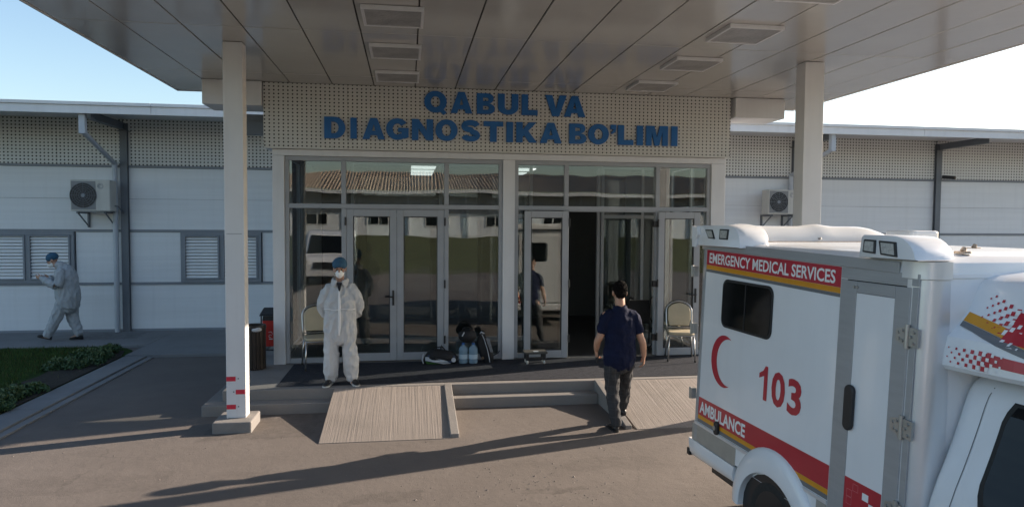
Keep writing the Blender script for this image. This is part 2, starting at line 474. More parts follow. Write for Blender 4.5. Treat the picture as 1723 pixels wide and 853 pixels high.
# ------------------------------------------------------------------ porch, steps, ramps
PZ = 0.275
b = MB()
b.box(-2.42, 5.6, 9.47, 11.30, -0.2, PZ)
b.box(-2.42, -2.09, 11.30, 13.4, -0.2, PZ)
b.box(-2.62, -1.0, 9.24, 9.468, -0.2, 0.1375); b.box(-2.62, -2.422, 9.468, 13.2, -0.2, 0.1375)
b.box(0.592, 2.618, 9.24, 9.468, -0.2, 0.1375)
tag(b.build("porch", M['porch'], bevel=0.012), kind="structure", label="raised concrete porch with two steps")
def ramp(name, x0, x1, xb0, xb1, yb, kx0, kx1, label):
    b = MB()
    vs = [(x0, 9.468, PZ - 0.006), (x1, 9.468, PZ - 0.006), (xb1, yb, 0.006), (xb0, yb, 0.006), (x0, 9.468, -0.1), (x1, 9.468, -0.1), (xb1, yb, -0.1), (xb0, yb, -0.1)]
    b.add(vs, [(0, 3, 2, 1), (4, 5, 6, 7), (0, 1, 5, 4), (1, 2, 6, 5), (2, 3, 7, 6), (3, 0, 4, 7)])
    o = b.build(name, M['ramp']); tag(o, label, kind="structure")
    b = MB()
    vs = [(kx0, 9.466, PZ + 0.012), (kx1, 9.466, PZ + 0.012), (kx1, yb + 0.03, 0.045), (kx0, yb + 0.03, 0.045), (kx0, 9.466, -0.1), (kx1, 9.466, -0.1), (kx1, yb + 0.03, -0.1), (kx0, yb + 0.03, -0.1)]
    b.add(vs, [(0, 3, 2, 1), (4, 5, 6, 7), (0, 1, 5, 4), (1, 2, 6, 5), (2, 3, 7, 6), (3, 0, 4, 7)])
    k = b.build("ramp_edge", M['porch'], o, bevel=0.008)
ramp("ramp", -0.98, 0.50, -1.0, 0.49, 7.94, 0.487, 0.59, "broomed concrete wheelchair ramp in front of the closed doors")
ramp("ramp", 2.70, 4.70, 2.76, 4.72, 8.0, 2.62, 2.705, "broomed concrete wheelchair ramp in front of the open doors")
b = MB().box(-1.76, 5.05, 9.60, 11.085, PZ, PZ + 0.008)
tag(b.build("door_mat", M['carpet'], bevel=0.003), "wide charcoal carpet mat laid on the porch before the doors", "mat")

# ------------------------------------------------------------------ wings of the hospital
WY = 16.4
def wing(bays, x_end0, x_end1, posts, label, wins, pipes, fascia_seams):
    t = thing("hospital_wing", ((x_end0 + x_end1) / 2, WY, 0), label, "building")
    MB().box(x_end0, x_end1, WY + 0.05, WY + 9, 0, 4.9).build("core", M['dark'], t)
    MB().box(x_end0, x_end1, WY - 0.02, WY + 0.04, 0.0, 0.10).build("base_rail", M['rail'], t)
    for z in (1.085, 2.255, 3.67):
        MB().box(x_end0, x_end1, WY - 0.03, WY + 0.04, z, z + 0.045).build("wall_rail", M['rail'], t, bevel=0.004)
    for a, c in bays:
        a += 0.012; c -= 0.012
        for z0, z1 in ((0.10, 1.08), (2.305, 2.98), (2.985, 3.665)):
            MB().box(a, c, WY, WY + 0.05, z0, z1).build("wall_panel", M['panelwhite'], t, bevel=0.002)
        n = max(1, round((c - a) / 1.3))
        for i in range(n):
            MB().box(a + (c - a) * i / n + .002, a + (c - a) * (i + 1) / n - .002, WY - 0.02, WY + 0.05, 3.72, 4.95).build("perforated_panel", M['perf_wing'], t, bevel=0.003)
        # window band: blank panels around the louvred windows
        edges = [a]; cells = []
        for w0, w1 in sorted(w for w in wins if a - .1 < (w[0] + w[1]) / 2 < c + .1):
            cells.append((edges[-1], w0)); edges.append(w1)
        cells.append((edges[-1], c))
        for p, q in cells:
            if q - p > 0.05: MB().box(p + .02, q - .02, WY, WY + 0.05, 1.135, 2.25).build("infill_panel", M['panelwhite'], t, bevel=0.004)
    for w0, w1 in wins:
        f = MB(); fr = 0.07
        f.box(w0, w1, WY - 0.06, WY + 0.03, 1.133, 1.133 + fr); f.box(w0, w1, WY - 0.06, WY + 0.03, 2.253 - fr, 2.253)
        mid = (w0 + w1) / 2
        for x0, x1 in ((w0, w0 + fr), (mid - fr / 2, mid + fr / 2), (w1 - fr, w1)):
            f.box(x0, x1, WY - 0.062, WY + 0.028, 1.133 + fr, 2.253 - fr)
        wf = f.build("window", M['rail'], t, bevel=0.005)
        MB().box(w0 + fr, w1 - fr, WY + 0.02, WY + 0.045, 1.2, 2.18).build("backing", M['gap'], wf)
        for x0, x1 in ((w0 + fr, mid - fr / 2), (mid + fr / 2, w1 - fr)):
            fm = MB()
            fm.box(x0, x1, WY - 0.085, WY - 0.05, 1.205, 1.235); fm.box(x0, x1, WY - 0.085, WY - 0.05, 2.15, 2.18)
            fm.box(x0, x0 + .035, WY - 0.085, WY - 0.05, 1.235, 2.15); fm.box(x1 - .035, x1, WY - 0.085, WY - 0.05, 1.235, 2.15)
            fm.build("sash", M['rail'], wf, bevel=0.003)
            s0 = None
            for k in range(13):
                z = 1.262 + k * 0.0715
                if s0 is None:
                    s0 = MB().obox(((x0 + x1) / 2, WY - 0.035, z), (x1 - x0 - 0.07, 0.008, 0.072), (R(-38), 0, 0)).build("slat", M['slat'], wf)
                else: share(s0, (0, 0, k * 0.0715))
    for x in posts:
        b = MB().box(x - 0.075, x + 0.075, WY - 0.10, WY - 0.09, 0, 4.62).box(x - 0.075, x + 0.075, WY - 0.03, WY - 0.02, 0, 4.62).box(x - 0.006, x + 0.006, WY - 0.09, WY - 0.03, 0, 4.62)
        b.box(x - 0.13, x + 0.13, WY - 0.14, WY - 0.021, 4.45, 4.46)
        b.build("post", M['steel'], t)
        b = MB().box(x - 0.06, x + 0.06, 14.75, WY - 0.1, 4.62, 4.628).box(x - 0.06, x + 0.06, 14.75, WY - 0.02, 4.48, 4.488).box(x - 0.005, x + 0.005, 14.75, WY - 0.02, 4.488, 4.62)
        b.build("outrigger", M['steel'], t)
    fs = [x_end0] + [q for q in fascia_seams if x_end0 < q < x_end1] + [x_end1]
    for p, q in zip(fs, fs[1:]):
        b = MB().box(p + .003, q - .003, 14.60, 14.66, 4.575, 4.735).box(p + .003, q - .003, 14.57, 14.66, 4.735, 4.80)
        b.build("fascia", M['white'], t, bevel=0.006)
    b = MB(); b.add([(x_end0, 14.66, 4.63), (x_end1, 14.66, 4.63), (x_end1, 25, 5.2), (x_end0, 25, 5.2), (x_end0, 14.66, 4.77), (x_end1, 14.66, 4.77), (x_end1, 25, 5.4), (x_end0, 25, 5.4)],
        [(0, 3, 2, 1), (4, 5, 6, 7), (0, 1, 5, 4), (1, 2, 6, 5), (2, 3, 7, 6), (3, 0, 4, 7)])
    b.build("roof", M['white'], t)
    for x, dx in pipes:
        b = MB().box(x - 0.055, x + 0.055, 14.68, 14.79, 4.20, 4.60)
        b.tube([(x, 14.73, 4.24), (x + dx * .3, 15.1, 4.12), (x + dx, WY - 0.16, 3.74)], 0.05, 10)
        b.tube([(x + dx, WY - 0.16, 3.78), (x + dx, WY - 0.16, 0.06)], 0.055, 12)
        b.build("downpipe", M['pipe'], t, smooth=40)
    return t
lw = wing([(-14.2, -10.2), (-10.2, -6.2), (-6.2, -2.09)], -14.2, -2.09, [-10.2, -6.16, -2.55], "white panelled left wing with louvred windows and perforated band",
          [(-9.1, -7.22), (-5.02, -3.3), (-13.2, -11.4)], [(-6.30, -0.02)], [-12.4, -8.7, -5.0])
rw = wing([(5.35, 9.7), (9.7, 13.7), (13.7, 17.7), (17.7, 21.7)], 5.35, 21.7, [9.7, 13.74, 17.7], "white panelled right wing behind the ambulance",
          [], [(9.66, -0.12)], [5.95, 9.2, 11.9, 14.4, 17.5])

# ------------------------------------------------------------------ wall-mounted things
def aircon(x0, x1, z0, z1, label):
    yf = 15.82; yb = 16.16
    t = thing("air_conditioner", ((x0 + x1) / 2, yf, z0), label, "air conditioner", "air conditioner units on the wing walls")
    cas = mat("ivory air conditioner casing", (0.52, 0.51, 0.47), 0.5, var=0.06, streak=0.25) if 'ac' not in M else M['ac']
    M['ac'] = cas
    MB().box(x0, x1, yf, yb, z0, z1).build("casing", cas, t, bevel=0.015)
    w = (x1 - x0); gx = x0 + w * 0.33; gz = (z0 + z1) / 2; r = (z1 - z0) * 0.40
    MB().box(x0 + .02, x0 + w * .64, yf - .006, yf, z0 + .03, z1 - .03).build("front_panel", mat("grey ac front", (0.22, 0.225, 0.23), 0.5) if 'acf' not in M else M['acf'], t, bevel=0.003)
    pts = lambda rr: [(gx + rr * math.cos(R(a)), yf - .012, gz + rr * math.sin(R(a))) for a in range(0, 360, 12)]
    MB().cyl((gx, yf - .007, gz), (gx, yf - .0062, gz), r, 30).build("fan_opening", M['black'], t)
    gr = MB()
    for k in range(1, 7): gr.tube(pts(r * k / 6), 0.0035, 4, closed=True)
    for a in range(0, 360, 30): gr.tube([(gx + .03 * math.cos(R(a)), yf - .016, gz + .03 * math.sin(R(a))), (gx + r * math.cos(R(a)), yf - .016, gz + r * math.sin(R(a)))], 0.003, 4)
    gr.build("grille", M['rail'], t)
    MB().cyl((gx, yf - .02, gz), (gx, yf - .007, gz), 0.04, 12).build("hub", M['rail'], t, smooth=40)
    bx = x0 + w * .76
    o = MB(); o.tube([(bx + .055 * math.cos(R(a)), yf - .003, z1 - .13 + .055 * math.sin(R(a))) for a in range(0, 360, 20)], 0.004, 5, closed=True)
    o.tube([(bx + .03 * math.cos(R(a)), yf - .003, z1 - .13 + .03 * math.sin(R(a))) for a in range(40, 300, 20)], 0.006, 5)
    o.build("badge", M['rail'], t)
    for q in (x0 + .12, x1 - .12):
        b = MB().box(q - .02, q + .02, yf + .03, WY, z0 - .05, z0 - .01).box(q - .02, q + .02, WY - .04, WY, z0 - .35, z0 - .05)
        b.tube([(q, yf + .08, z0 - .05), (q, WY - .02, z0 - .33)], 0.015, 6); b.build("bracket", M['steel'], t)
    MB().tube([(x1 - .01, yb - .1, z0 + .12), (x1 + .06, yb - .08, z0 + .11), (x1 + .09, yb, z0 + .02), (x1 + .08, WY - .02, z0 - .05)], 0.016, 8).build("hose", M['steel'], t, smooth=60)
aircon(-7.04, -6.26, 2.70, 3.36, "ivory air conditioner unit on the left wing beside the post")
aircon(8.72, 9.52, 2.76, 3.36, "ivory air conditioner unit on the right wing behind the column")
t = thing("security_camera", (13.9, 16.3, 3.78), "small black security camera on the right wing post", "camera")
b = MB().cyl((13.85, 16.30, 3.78), (13.98, 16.02, 3.74), 0.045, 12); b.build("housing", M['black'], t, smooth=40)
MB().tube([(13.83, 16.36, 3.80), (13.86, 16.28, 3.80)], 0.02, 8).build("bracket", M['white'], t)

# ------------------------------------------------------------------ entrance canopy
ZS = 4.62
CX0, CX1, CY0, CY1 = -3.68, 7.06, 3.2, 12.0
t = thing("entrance_canopy", (1.7, 8.5, ZS), "wide flat white canopy over the entrance, lined with long soffit panels", "canopy")
MB().box(CX0, CX1, CY0, CY1, ZS + 0.02, ZS + 0.42).build("deck", M['gap'], t)
PW = 0.6315
ycuts = [3.2, 5.6, 8.0, 10.4, 12.0]
proto = {}
for r_ in range(4):
    y0, y1 = ycuts[r_], ycuts[r_ + 1]
    for k in range(17):
        x0 = CX0 + k * PW
        dz = random.uniform(-.002, .002)
        key = r_
        if key not in proto:
            proto[key] = MB().box(CX0 + .007, CX0 + PW - .007, y0 + .004, y1 - .004, ZS, ZS + .018).build("soffit_panel", M['soffit'], t, bevel=0.004, segs=1)
        else:
            o = share(proto[key], (k * PW, 0, dz)); o.rotation_euler = (0, 0, 0)
for a in ((CX0 - .03, CX0, CY0 - .03, CY1 + .03), (CX1, CX1 + .03, CY0 - .03, CY1 + .03), (CX0, CX1, CY0 - .03, CY0), (CX0, CX1, CY1, CY1 + .03)):
    MB().box(a[0], a[1], a[2], a[3], ZS - .01, ZS + 0.45).build("fascia", M['white'], t, bevel=0.004)
for a, z in (((-3.04, -2.19), 4.25), ((5.42, 6.30), 4.29)):
    MB().box(a[0], a[1], 10.97, 11.62, z, ZS - .004).build("beam_box", M['white'], t, bevel=0.006)
b = MB().box(-2.9, -2.24, 11.7, 13.2, 4.12, 4.22); b.box(-2.62, -2.24, 11.72, 11.86, 3.9, 4.12); b.build("bracket", M['steel'], t)

def ceiling_light(x0, y0, label):
    t = thing("ceiling_light", (x0 + .31, y0 + .31, ZS), label, "ceiling light", "square lamps under the canopy")
    z0 = ZS - 0.045
    b = MB()
    for a in ((x0, x0 + .62, y0, y0 + .03), (x0, x0 + .62, y0 + .59, y0 + .62), (x0, x0 + .03, y0 + .03, y0 + .59), (x0 + .59, x0 + .62, y0 + .03, y0 + .59)):
        b.box(*a, z0, ZS - .003)
    b.build("frame", M['white'], t, bevel=0.003)
    MB().box(x0 + .03, x0 + .59, y0 + .03, y0 + .59, z0 + .008, z0 + .02).build("diffuser", M['diffuser'], t)
for x0, sd in ((-0.46, "left"), (3.36, "right")):
    for k, (y0, pos) in enumerate(((5.48, "nearest the camera"), (6.96, "second from the camera"), (8.42, "third from the camera"), (9.90, "closest to the sign"))):
        ceiling_light(x0, y0, f"square white framed lamp in the {sd} row under the canopy, {pos}")

def column(x0, y0, label, tape, w=0.225, d=0.19):
    t = thing("canopy_column", (x0 + w / 2, y0 + d / 2, 0), label, "column", "white canopy columns")
    MB().box(x0, x0 + w, y0, y0 + d, 0.13, ZS - .004).build("shaft", M['white'], t, bevel=0.006)
    MB().box(x0 + .025, x0 + w - .025, y0 - .004, y0, 2.35, 2.356).build("joint", M['rail'], t)
    MB().box(x0 - .12, x0 + w + .10, y0 - .19, y0 + d + .13, -.1, 0.13).build("plinth", M['porch'], t, bevel=0.015)
    if tape:
        for dx, z in ((0, .58), (w * .47, .42), (0, .24)):
            MB().box(x0 + dx + .003, x0 + dx + w * .48, y0 - .004, y0, z, z + .055).build("tape_stripe", M['red_tape'], t)
            MB().cyl((x0 + (w * .62 if dx == 0 else w * .38), y0 - .006, z + .03), (x0 + (w * .62 if dx == 0 else w * .38), y0, z + .03), .008, 10).build("bolt", M['steel'], t)
column(-2.165, 8.66, "white square column on the left with three red tape stripes", True)
column(5.10, 8.40, "white square column on the right rising behind the ambulance", False, 0.27, 0.22)
# ================================================================== ENTRANCE HALL
GY = 11.12
t = thing("entrance_hall", (1.6, GY, PZ), "glazed entrance hall with white frame under a perforated fascia", "building")
EH = t
def part(name, m, *boxes, bevel=0.004, parent=None):
    b = MB()
    for q in boxes: b.box(*q)
    return b.build(name, m, parent or EH, bevel=bevel)
part("jamb", M['white'], (-2.07, -1.892, GY, GY + .3, PZ, 3.52))
part("jamb", M['white'], (5.085, 5.33, GY, GY + .3, PZ, 3.52))
part("center_post", M['white'], (1.52, 1.715, GY, GY + .25, PZ, 3.52))
part("header", M['white'], (-2.07, 5.33, GY, GY + .3, 3.522, 3.62))
NP = 6
for i in range(NP):
    a = -2.18 + 7.55 * i / NP; c = -2.18 + 7.55 * (i + 1) / NP
    part("perforated_panel", M['perf'], (a + .0015, c - .0015, 11.045, 11.09, 3.622, ZS - .003), bevel=0.002)
part("fascia_core", M['white'], (-2.175, 5.365, 11.0905, 11.6, 3.625, ZS - .003))
part("roof", M['white'], (-2.175, 5.365, 11.602, WY, 3.70, 4.5))
part("rear_sun_block", M['dark'], (-2.085, 5.345, WY - .025, WY + 9, 0, 4.9))  # unseen mass behind the hall, added to block stray sun
part("side_wall", M['panelwhite'], (-2.07, -1.95, 13.4, WY - .03, 0, 3.69))
part("side_wall", M['panelwhite'], (5.21, 5.33, 13.4, WY - .03, 0, 3.69))
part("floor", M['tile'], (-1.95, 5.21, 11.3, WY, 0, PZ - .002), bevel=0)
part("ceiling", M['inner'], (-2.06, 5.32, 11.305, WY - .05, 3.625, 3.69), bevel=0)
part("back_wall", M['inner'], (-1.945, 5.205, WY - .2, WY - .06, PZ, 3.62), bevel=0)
# glazing frames
def bar(name, *bx): return part(name, M['alu'], *bx, bevel=0.004)
f0, f1 = GY + .03, GY + .11
TZ = 2.75
for x0, x1 in ((-1.889, 1.517), (1.718, 5.082)):
    bar("frame", (x0, x1, f0, f1, 3.452, 3.519)); bar("frame", (x0, x0 + .06, f0, f1, PZ + .01, 3.45)); bar("frame", (x1 - .06, x1, f0, f1, PZ + .01, 3.45))
    bar("transom", (x0 + .062, x1 - .062, f0 - .004, f1 + .004, TZ - .035, TZ + .035))
for x in (-1.0, 0.61, 2.58, 4.15):
    bar("mullion", (x - .035, x + .035, f0 - .002, f1 + .002, TZ + .037, 3.45))
    bar("mullion", (x - .035, x + .035, f0 - .002, f1 + .002, PZ + .01, TZ - .037))
for a, c in ((-1.827, -1.037), (.647, 1.455), (1.78, 2.543), (4.187, 5.02)):
    bar("sill_frame", (a, c, f0, f1, PZ + .008, PZ + .085))
def pane(parent, x0, x1, z0, z1, y=GY + .07):
    return MB().box(x0, x1, y - .004, y + .004, z0, z1).build("pane", M['glass'], parent)
for a, c in ((-1.825, -1.039), (-.961, .571), (.649, 1.453), (1.782, 2.541), (2.619, 4.111), (4.189, 5.018)):
    pane(EH, a, c, TZ + .04, 3.448)
for a, c in ((-1.825, -1.039), (.649, 1.453), (1.782, 2.541), (4.189, 5.018)):
    pane(EH, a, c, PZ + .09, TZ - .04)
# glazed flanks of the hall
for x in (-2.01, 5.27):
    for y in (11.45, 12.4, 13.36): bar("flank_mullion", (x - .03, x + .03, y - .03, y + .03, PZ, 3.62))
    for z in (PZ, TZ, 3.55): bar("flank_transom", (x - .028, x + .028, 11.482, 12.368, z, z + .07), (x - .028, x + .028, 12.432, 13.328, z, z + .07))
    for y0, y1 in ((11.49, 12.36), (12.44, 13.32)):
        for z0, z1 in ((PZ + .08, TZ - .01), (TZ + .08, 3.54)):
            MB().box(x - .004, x + .004, y0, y1, z0, z1).build("pane", M['glass'], EH)
# doors
def door(x0, x1, y, label, hinge_x, handle_x, zt=2.70):
    fr = .105; z0 = PZ + .02
    b = MB()
    b.box(x0, x0 + fr, y, y + .055, z0, zt); b.box(x1 - fr, x1, y, y + .055, z0, zt)
    b.box(x0 + fr, x1 - fr, y, y + .055, z0, z0 + fr + .02); b.box(x0 + fr, x1 - fr, y, y + .055, zt - fr, zt)
    d = b.build("door", M['alu'], EH, bevel=0.006); d["label"] = label
    g = MB()
    for q in ((x0 + fr, x0 + fr + .012, z0 + fr + .02, zt - fr), (x1 - fr - .012, x1 - fr, z0 + fr + .02, zt - fr)): g.box(q[0], q[1], y + .006, y + .05, q[2], q[3])
    g.box(x0 + fr + .012, x1 - fr - .012, y + .006, y + .05, z0 + fr + .02, z0 + fr + .032); g.box(x0 + fr + .012, x1 - fr - .012, y + .006, y + .05, zt - fr - .012, zt - fr)
    g.build("gasket", M['black'], d)
    MB().box(x0 + fr + .012, x1 - fr - .012, y + .024, y + .032, z0 + fr + .032, zt - fr - .012).build("pane", M['glass'], d)
    for z in (.55, 1.45, 2.45):
        MB().cyl((hinge_x, y - .012, z), (hinge_x, y - .012, z + .13), .014, 8).build("hinge", M['black'], d, smooth=40)
    if handle_x is not None:
        sgn = 1 if handle_x < (x0 + x1) / 2 else -1
        h = MB().box(handle_x - .016, handle_x + .016, y - .012, y, 1.18, 1.42)
        h.tube([(handle_x, y - .01, 1.32), (handle_x, y - .05, 1.32), (handle_x + sgn * .13, y - .05, 1.32)], .011, 8)
        h.build("handle", M['black'], d, smooth=40)
    return d
DY = GY + .035
door(-.962, -.180, DY, "closed left leaf of the shut double door", -.975, -.235)
door(-.176, .572, DY, "closed right leaf of the shut double door", .585, None)
door(1.87, 2.60, GY - .065, "open leaf folded back left of the doorway", 2.612, None)
door(4.14, 4.87, GY - .065, "open leaf folded back right of the doorway, behind the chair", 4.128, 4.80)
bar("door_rail", (-.96, .57, f0, f1, 2.702, TZ - .037)); bar("door_rail", (2.617, 4.113, f0, f1, 2.695, TZ - .037))
for z in (.55, 1.45, 2.45): MB().box(4.06, 4.125, GY - .05, GY + .02, z, z + .1).build("hinge", M['black'], EH)
# inner partition seen through the doorway
PY = 12.9
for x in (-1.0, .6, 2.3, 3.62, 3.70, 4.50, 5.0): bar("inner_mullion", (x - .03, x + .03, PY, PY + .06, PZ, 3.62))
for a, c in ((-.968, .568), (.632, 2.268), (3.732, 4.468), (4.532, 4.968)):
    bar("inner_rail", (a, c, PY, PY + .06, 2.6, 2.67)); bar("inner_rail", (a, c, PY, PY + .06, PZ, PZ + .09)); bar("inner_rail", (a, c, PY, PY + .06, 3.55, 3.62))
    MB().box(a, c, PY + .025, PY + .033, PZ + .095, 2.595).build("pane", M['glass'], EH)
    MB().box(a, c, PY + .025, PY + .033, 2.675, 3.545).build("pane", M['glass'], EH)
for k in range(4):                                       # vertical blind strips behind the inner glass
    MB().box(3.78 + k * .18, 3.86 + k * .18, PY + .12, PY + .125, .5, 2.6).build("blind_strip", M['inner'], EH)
# lit ceiling lamps deep in the hall
lampm, ln, ll, lb_ = new_mat("lit tube")
lb_.inputs["Emission Color"].default_value = (1, .97, .92, 1); lb_.inputs["Emission Strength"].default_value = 0.7
for x, y in ((.3, 13.6), (.3, 14.6), (.3, 15.5), (2.3, 13.7), (2.3, 14.8)):
    o = MB()
    for k in range(4): o.box(x - .24, x + .24, y + k * .16, y + k * .16 + .018, 3.575, 3.60)
    tt = thing("strip_light", (x, y, 3.6), "lit strip lamp in the hall " + ("left" if x < 1 else "right") + " of the center post, " + ("front" if y < 14 else "middle" if y < 15 else "rear") + " of its row", "lamp", "strip lamps inside the hall")
    o.build("tube", lampm, tt)

# ------------------------------------------------------------------ sign
LET = [('Q', 0.25, 0.603, 4.193, 4.563), ('A', 0.663, 1.006, 4.228, 4.56), ('B', 1.077, 1.367, 4.227, 4.55), ('U', 1.416, 1.745, 4.228, 4.555), ('L', 1.798, 2.058, 4.229, 4.556),
('V', 2.181, 2.533, 4.226, 4.559), ('A', 2.491, 2.845, 4.222, 4.556), ('D', -1.274, -0.958, 3.787, 4.116), ('I', -0.881, -0.784, 3.79, 4.11), ('A', -0.7, -0.354, 3.788, 4.114),
('G', -0.339, 0.01, 3.787, 4.121), ('N', 0.058, 0.391, 3.790, 4.118), ('O', 0.424, 0.776, 3.787, 4.124), ('S', 0.83, 1.134, 3.789, 4.124), ('T', 1.187, 1.501, 3.791, 4.114),
('I', 1.554, 1.66, 3.793, 4.112), ('K', 1.713, 2.051, 3.793, 4.116), ('A', 2.099, 2.457, 3.791, 4.118), ('B', 2.582, 2.868, 3.793, 4.116), ('O', 2.896, 3.244, 3.790, 4.121),
("'", 3.274, 3.368, 3.962, 4.115), ('L', 3.397, 3.66, 3.792, 4.112), ('I', 3.721, 3.824, 3.792, 4.112), ('M', 3.879, 4.253, 3.791, 4.115), ('I', 4.313, 4.42, 3.793, 4.116)]
sg = thing("wall_sign", (1.6, 11.02, 3.79), "two lines of raised blue capitals, QABUL VA over DIAGNOSTIKA BO'LIMI, on the fascia", "sign")
# heavy capitals, drawn as pieces: ('p', outline) is a plate, ('s', outer, inner) a band between two edges
def arc(cx, cy, rx, ry, a0, a1, n=10): return [(cx + rx * math.cos(R(a0 + (a1 - a0) * i / n)), cy + ry * math.sin(R(a0 + (a1 - a0) * i / n))) for i in range(n + 1)]
def stroke(pts, wx, wy):
    o, i_ = [], []
    for k, (x, y) in enumerate(pts):
        x0, y0 = pts[max(0, k - 1)]; x1, y1 = pts[min(len(pts) - 1, k + 1)]
        dx, dy = x1 - x0, (y1 - y0); q = math.hypot(dx, dy); nx_, ny_ = -dy / q, dx / q
        o.append((x + nx_ * wx, y + ny_ * wy)); i_.append((x - nx_ * wx, y - ny_ * wy))
    return ('s', o, i_)
AH = [(0, 0), (.35, 1), (.5, 1), (.5, .70), (.42, .39), (.5, .39), (.5, .19), (.36, .19), (.31, 0)]
ring = ('s', arc(.5, .5, .5, .5, 0, 360, 28), arc(.5, .5, .205, .27, 0, 360, 28))
ringq = ('s', arc(.5, .545, .5, .455, 0, 360, 28), arc(.5, .545, .205, .235, 0, 360, 28))
GL = {
 'A': [('p', AH), ('p', [(1 - x, y) for x, y in AH])],
 'B': [('p', [(0, 0), (0, 1), (.34, 1), (.34, 0)]),
       ('s', [(.34, 1)] + arc(.62, .755, .31, .245, 90, -90) + [(.34, .51)], [(.34, .80)] + arc(.54, .715, .11, .085, 90, -90) + [(.34, .63)]),
       ('s', [(.34, .509)] + arc(.64, .2545, .36, .2545, 90, -90) + [(.34, 0)], [(.34, .40)] + arc(.55, .30, .12, .10, 90, -90) + [(.34, .20)])],
 'D': [('p', [(0, 0), (0, 1), (.33, 1), (.33, 0)]),
       ('s', [(.33, 1)] + arc(.48, .5, .52, .5, 90, -90, 16) + [(.33, 0)], [(.33, .77)] + arc(.45, .5, .23, .27, 90, -90, 16) + [(.33, .23)])],
 'O': [ring], 'Q': [ringq, ('p', [(.50, .30), (.68, .38), (1.0, .10), (.86, 0)])],
 'U': [('s', [(0, 1)] + arc(.5, .36, .5, .36, 180, 360, 16) + [(1, 1)], [(.33, 1)] + arc(.5, .38, .17, .16, 180, 360, 16) + [(.67, 1)])],
 'L': [('p', [(0, 0), (0, 1), (.40, 1), (.40, .25), (1, .25), (1, 0)])],
 'V': [('p', [(0, 1), (.33, 1), (.5, .34), (.67, 1), (1, 1), (.66, 0), (.34, 0)])],
 'I': [('p', [(0, 0), (0, 1), (1, 1), (1, 0)])],
 'N': [('p', [(0, 0), (0, 1), (.31, 1), (.69, .45), (.69, 1), (1, 1), (1, 0), (.69, 0), (.31, .55), (.31, 0)])],
 'K': [('p', [(0, 0), (0, 1), (.31, 1), (.31, .63), (.60, 1), (.97, 1), (.58, .57), (1, 0), (.63, 0), (.385, .36), (.31, .28), (.31, 0)])],
 'T': [('p', [(0, 1), (1, 1), (1, .76), (.67, .76), (.67, 0), (.33, 0), (.33, .76), (0, .76)])],
 'M': [('p', [(0, 0), (0, 1), (.37, 1), (.5, .42), (.63, 1), (1, 1), (1, 0), (.75, 0), (.75, .70), (.60, 0), (.40, 0), (.25, .70), (.25, 0)])],
 'G': [('s', arc(.5, .5, .5, .5, 36, 312, 22), arc(.5, .5, .205, .26, 36, 312, 22)), ('p', [(.53, .56), (1, .56), (1, .13), (.80, .06), (.68, .20), (.68, .37), (.53, .37)])],
 'S': [stroke(arc(.5, .715, .34, .165, 8, 270, 14) + arc(.5, .285, .345, .165, 90, -172, 14)[1:], .155, .125)],
 "'": [('p', [(.0, .52), (.0, 1), (1, 1), (1, .52), (.86, .26), (.45, .05), (.12, 0), (.12, .17), (.36, .3), (.5, .52)])],
}
for ch, x0, x1, z0, z1 in LET:
    b = MB()
    for k, pc in enumerate(GL[ch]):
        fr_, bk = 10.999 - .0015 * k, 11.043
        P = lambda p, y: (x0 + (x1 - x0) * p[0], y, z0 + (z1 - z0) * p[1])
        if pc[0] == 'p': b.prism(pc[1], lambda a, c, d: P((a, c), d), fr_, bk)
        else:
            o_, i_ = pc[1], pc[2]; n = len(o_); s_ = len(b.v)
            b.v += [P(p, fr_) for p in o_] + [P(p, fr_) for p in i_] + [P(p, bk) for p in o_] + [P(p, bk) for p in i_]
            for j in range(n - 1):
                for q in ((j, j + 1, n + j + 1, n + j), (2 * n + j, 3 * n + j, 3 * n + j + 1, 2 * n + j + 1), (j, 2 * n + j, 2 * n + j + 1, j + 1), (n + j, n + j + 1, 3 * n + j + 1, 3 * n + j)):
                    b.f.append(tuple(s_ + w for w in q)); b.m.append(0)
            for q in ((0, n, 3 * n, 2 * n), (n - 1, 3 * n - 1, 4 * n - 1, 2 * n - 1)): b.f.append(tuple(s_ + w for w in (q if q[0] == 0 else (n - 1, 3 * n - 1, 4 * n - 1, 2 * n - 1)))); b.m.append(0)
    b.build("letter", M['blue'], sg)
# ================================================================== AMBULANCE
AW, AL = 1.95, 2.75
AS = 0.93
M['amb_white'] = mat("ambulance white paint", (0.74, 0.75, 0.77), 0.32, var=0.035, vscale=1.5, streak=0.05, coat=0.35, bump=0.015, bscale=3)
M['amb_alu'] = mat("ambulance brushed aluminium", (0.36, 0.37, 0.385), 0.42, 0.35, var=0.06, vscale=3, stretch=(1, 1, 8))
M['amb_silver'] = mat("ambulance polished corner", (0.66, 0.67, 0.69), 0.3, 0.45, var=0.04)
M['amb_sill'] = mat("dusty lower metal panel", (0.36, 0.35, 0.32), 0.45, 0.3, var=0.12, vscale=5)
M['amb_red'] = mat("red stripe film", (0.42, 0.012, 0.030), 0.35, var=0.06, vscale=6, coat=0.2)
M['amb_gold'] = mat("amber stripe film", (0.62, 0.27, 0.008), 0.35, var=0.06, vscale=6)
M['amb_grey'] = mat("grey stripe film", (0.14, 0.145, 0.155), 0.4, var=0.06)
M['film_white'] = mat("white lettering film", (0.78, 0.78, 0.78), 0.4, var=0.03)
M['dark_glass'] = mat("black vehicle glass", (0.005, 0.006, 0.007), 0.08, var=0.2, spec=0.3)
M['rubber'] = mat("black rubber", (0.014, 0.014, 0.015), 0.7, var=0.2)
M['tyre'] = mat("tyre rubber", (0.022, 0.021, 0.020), 0.85, var=0.2, bump=0.3, bscale=30)
M['rim'] = mat("grey wheel rim", (0.33, 0.34, 0.35), 0.4, 0.5)
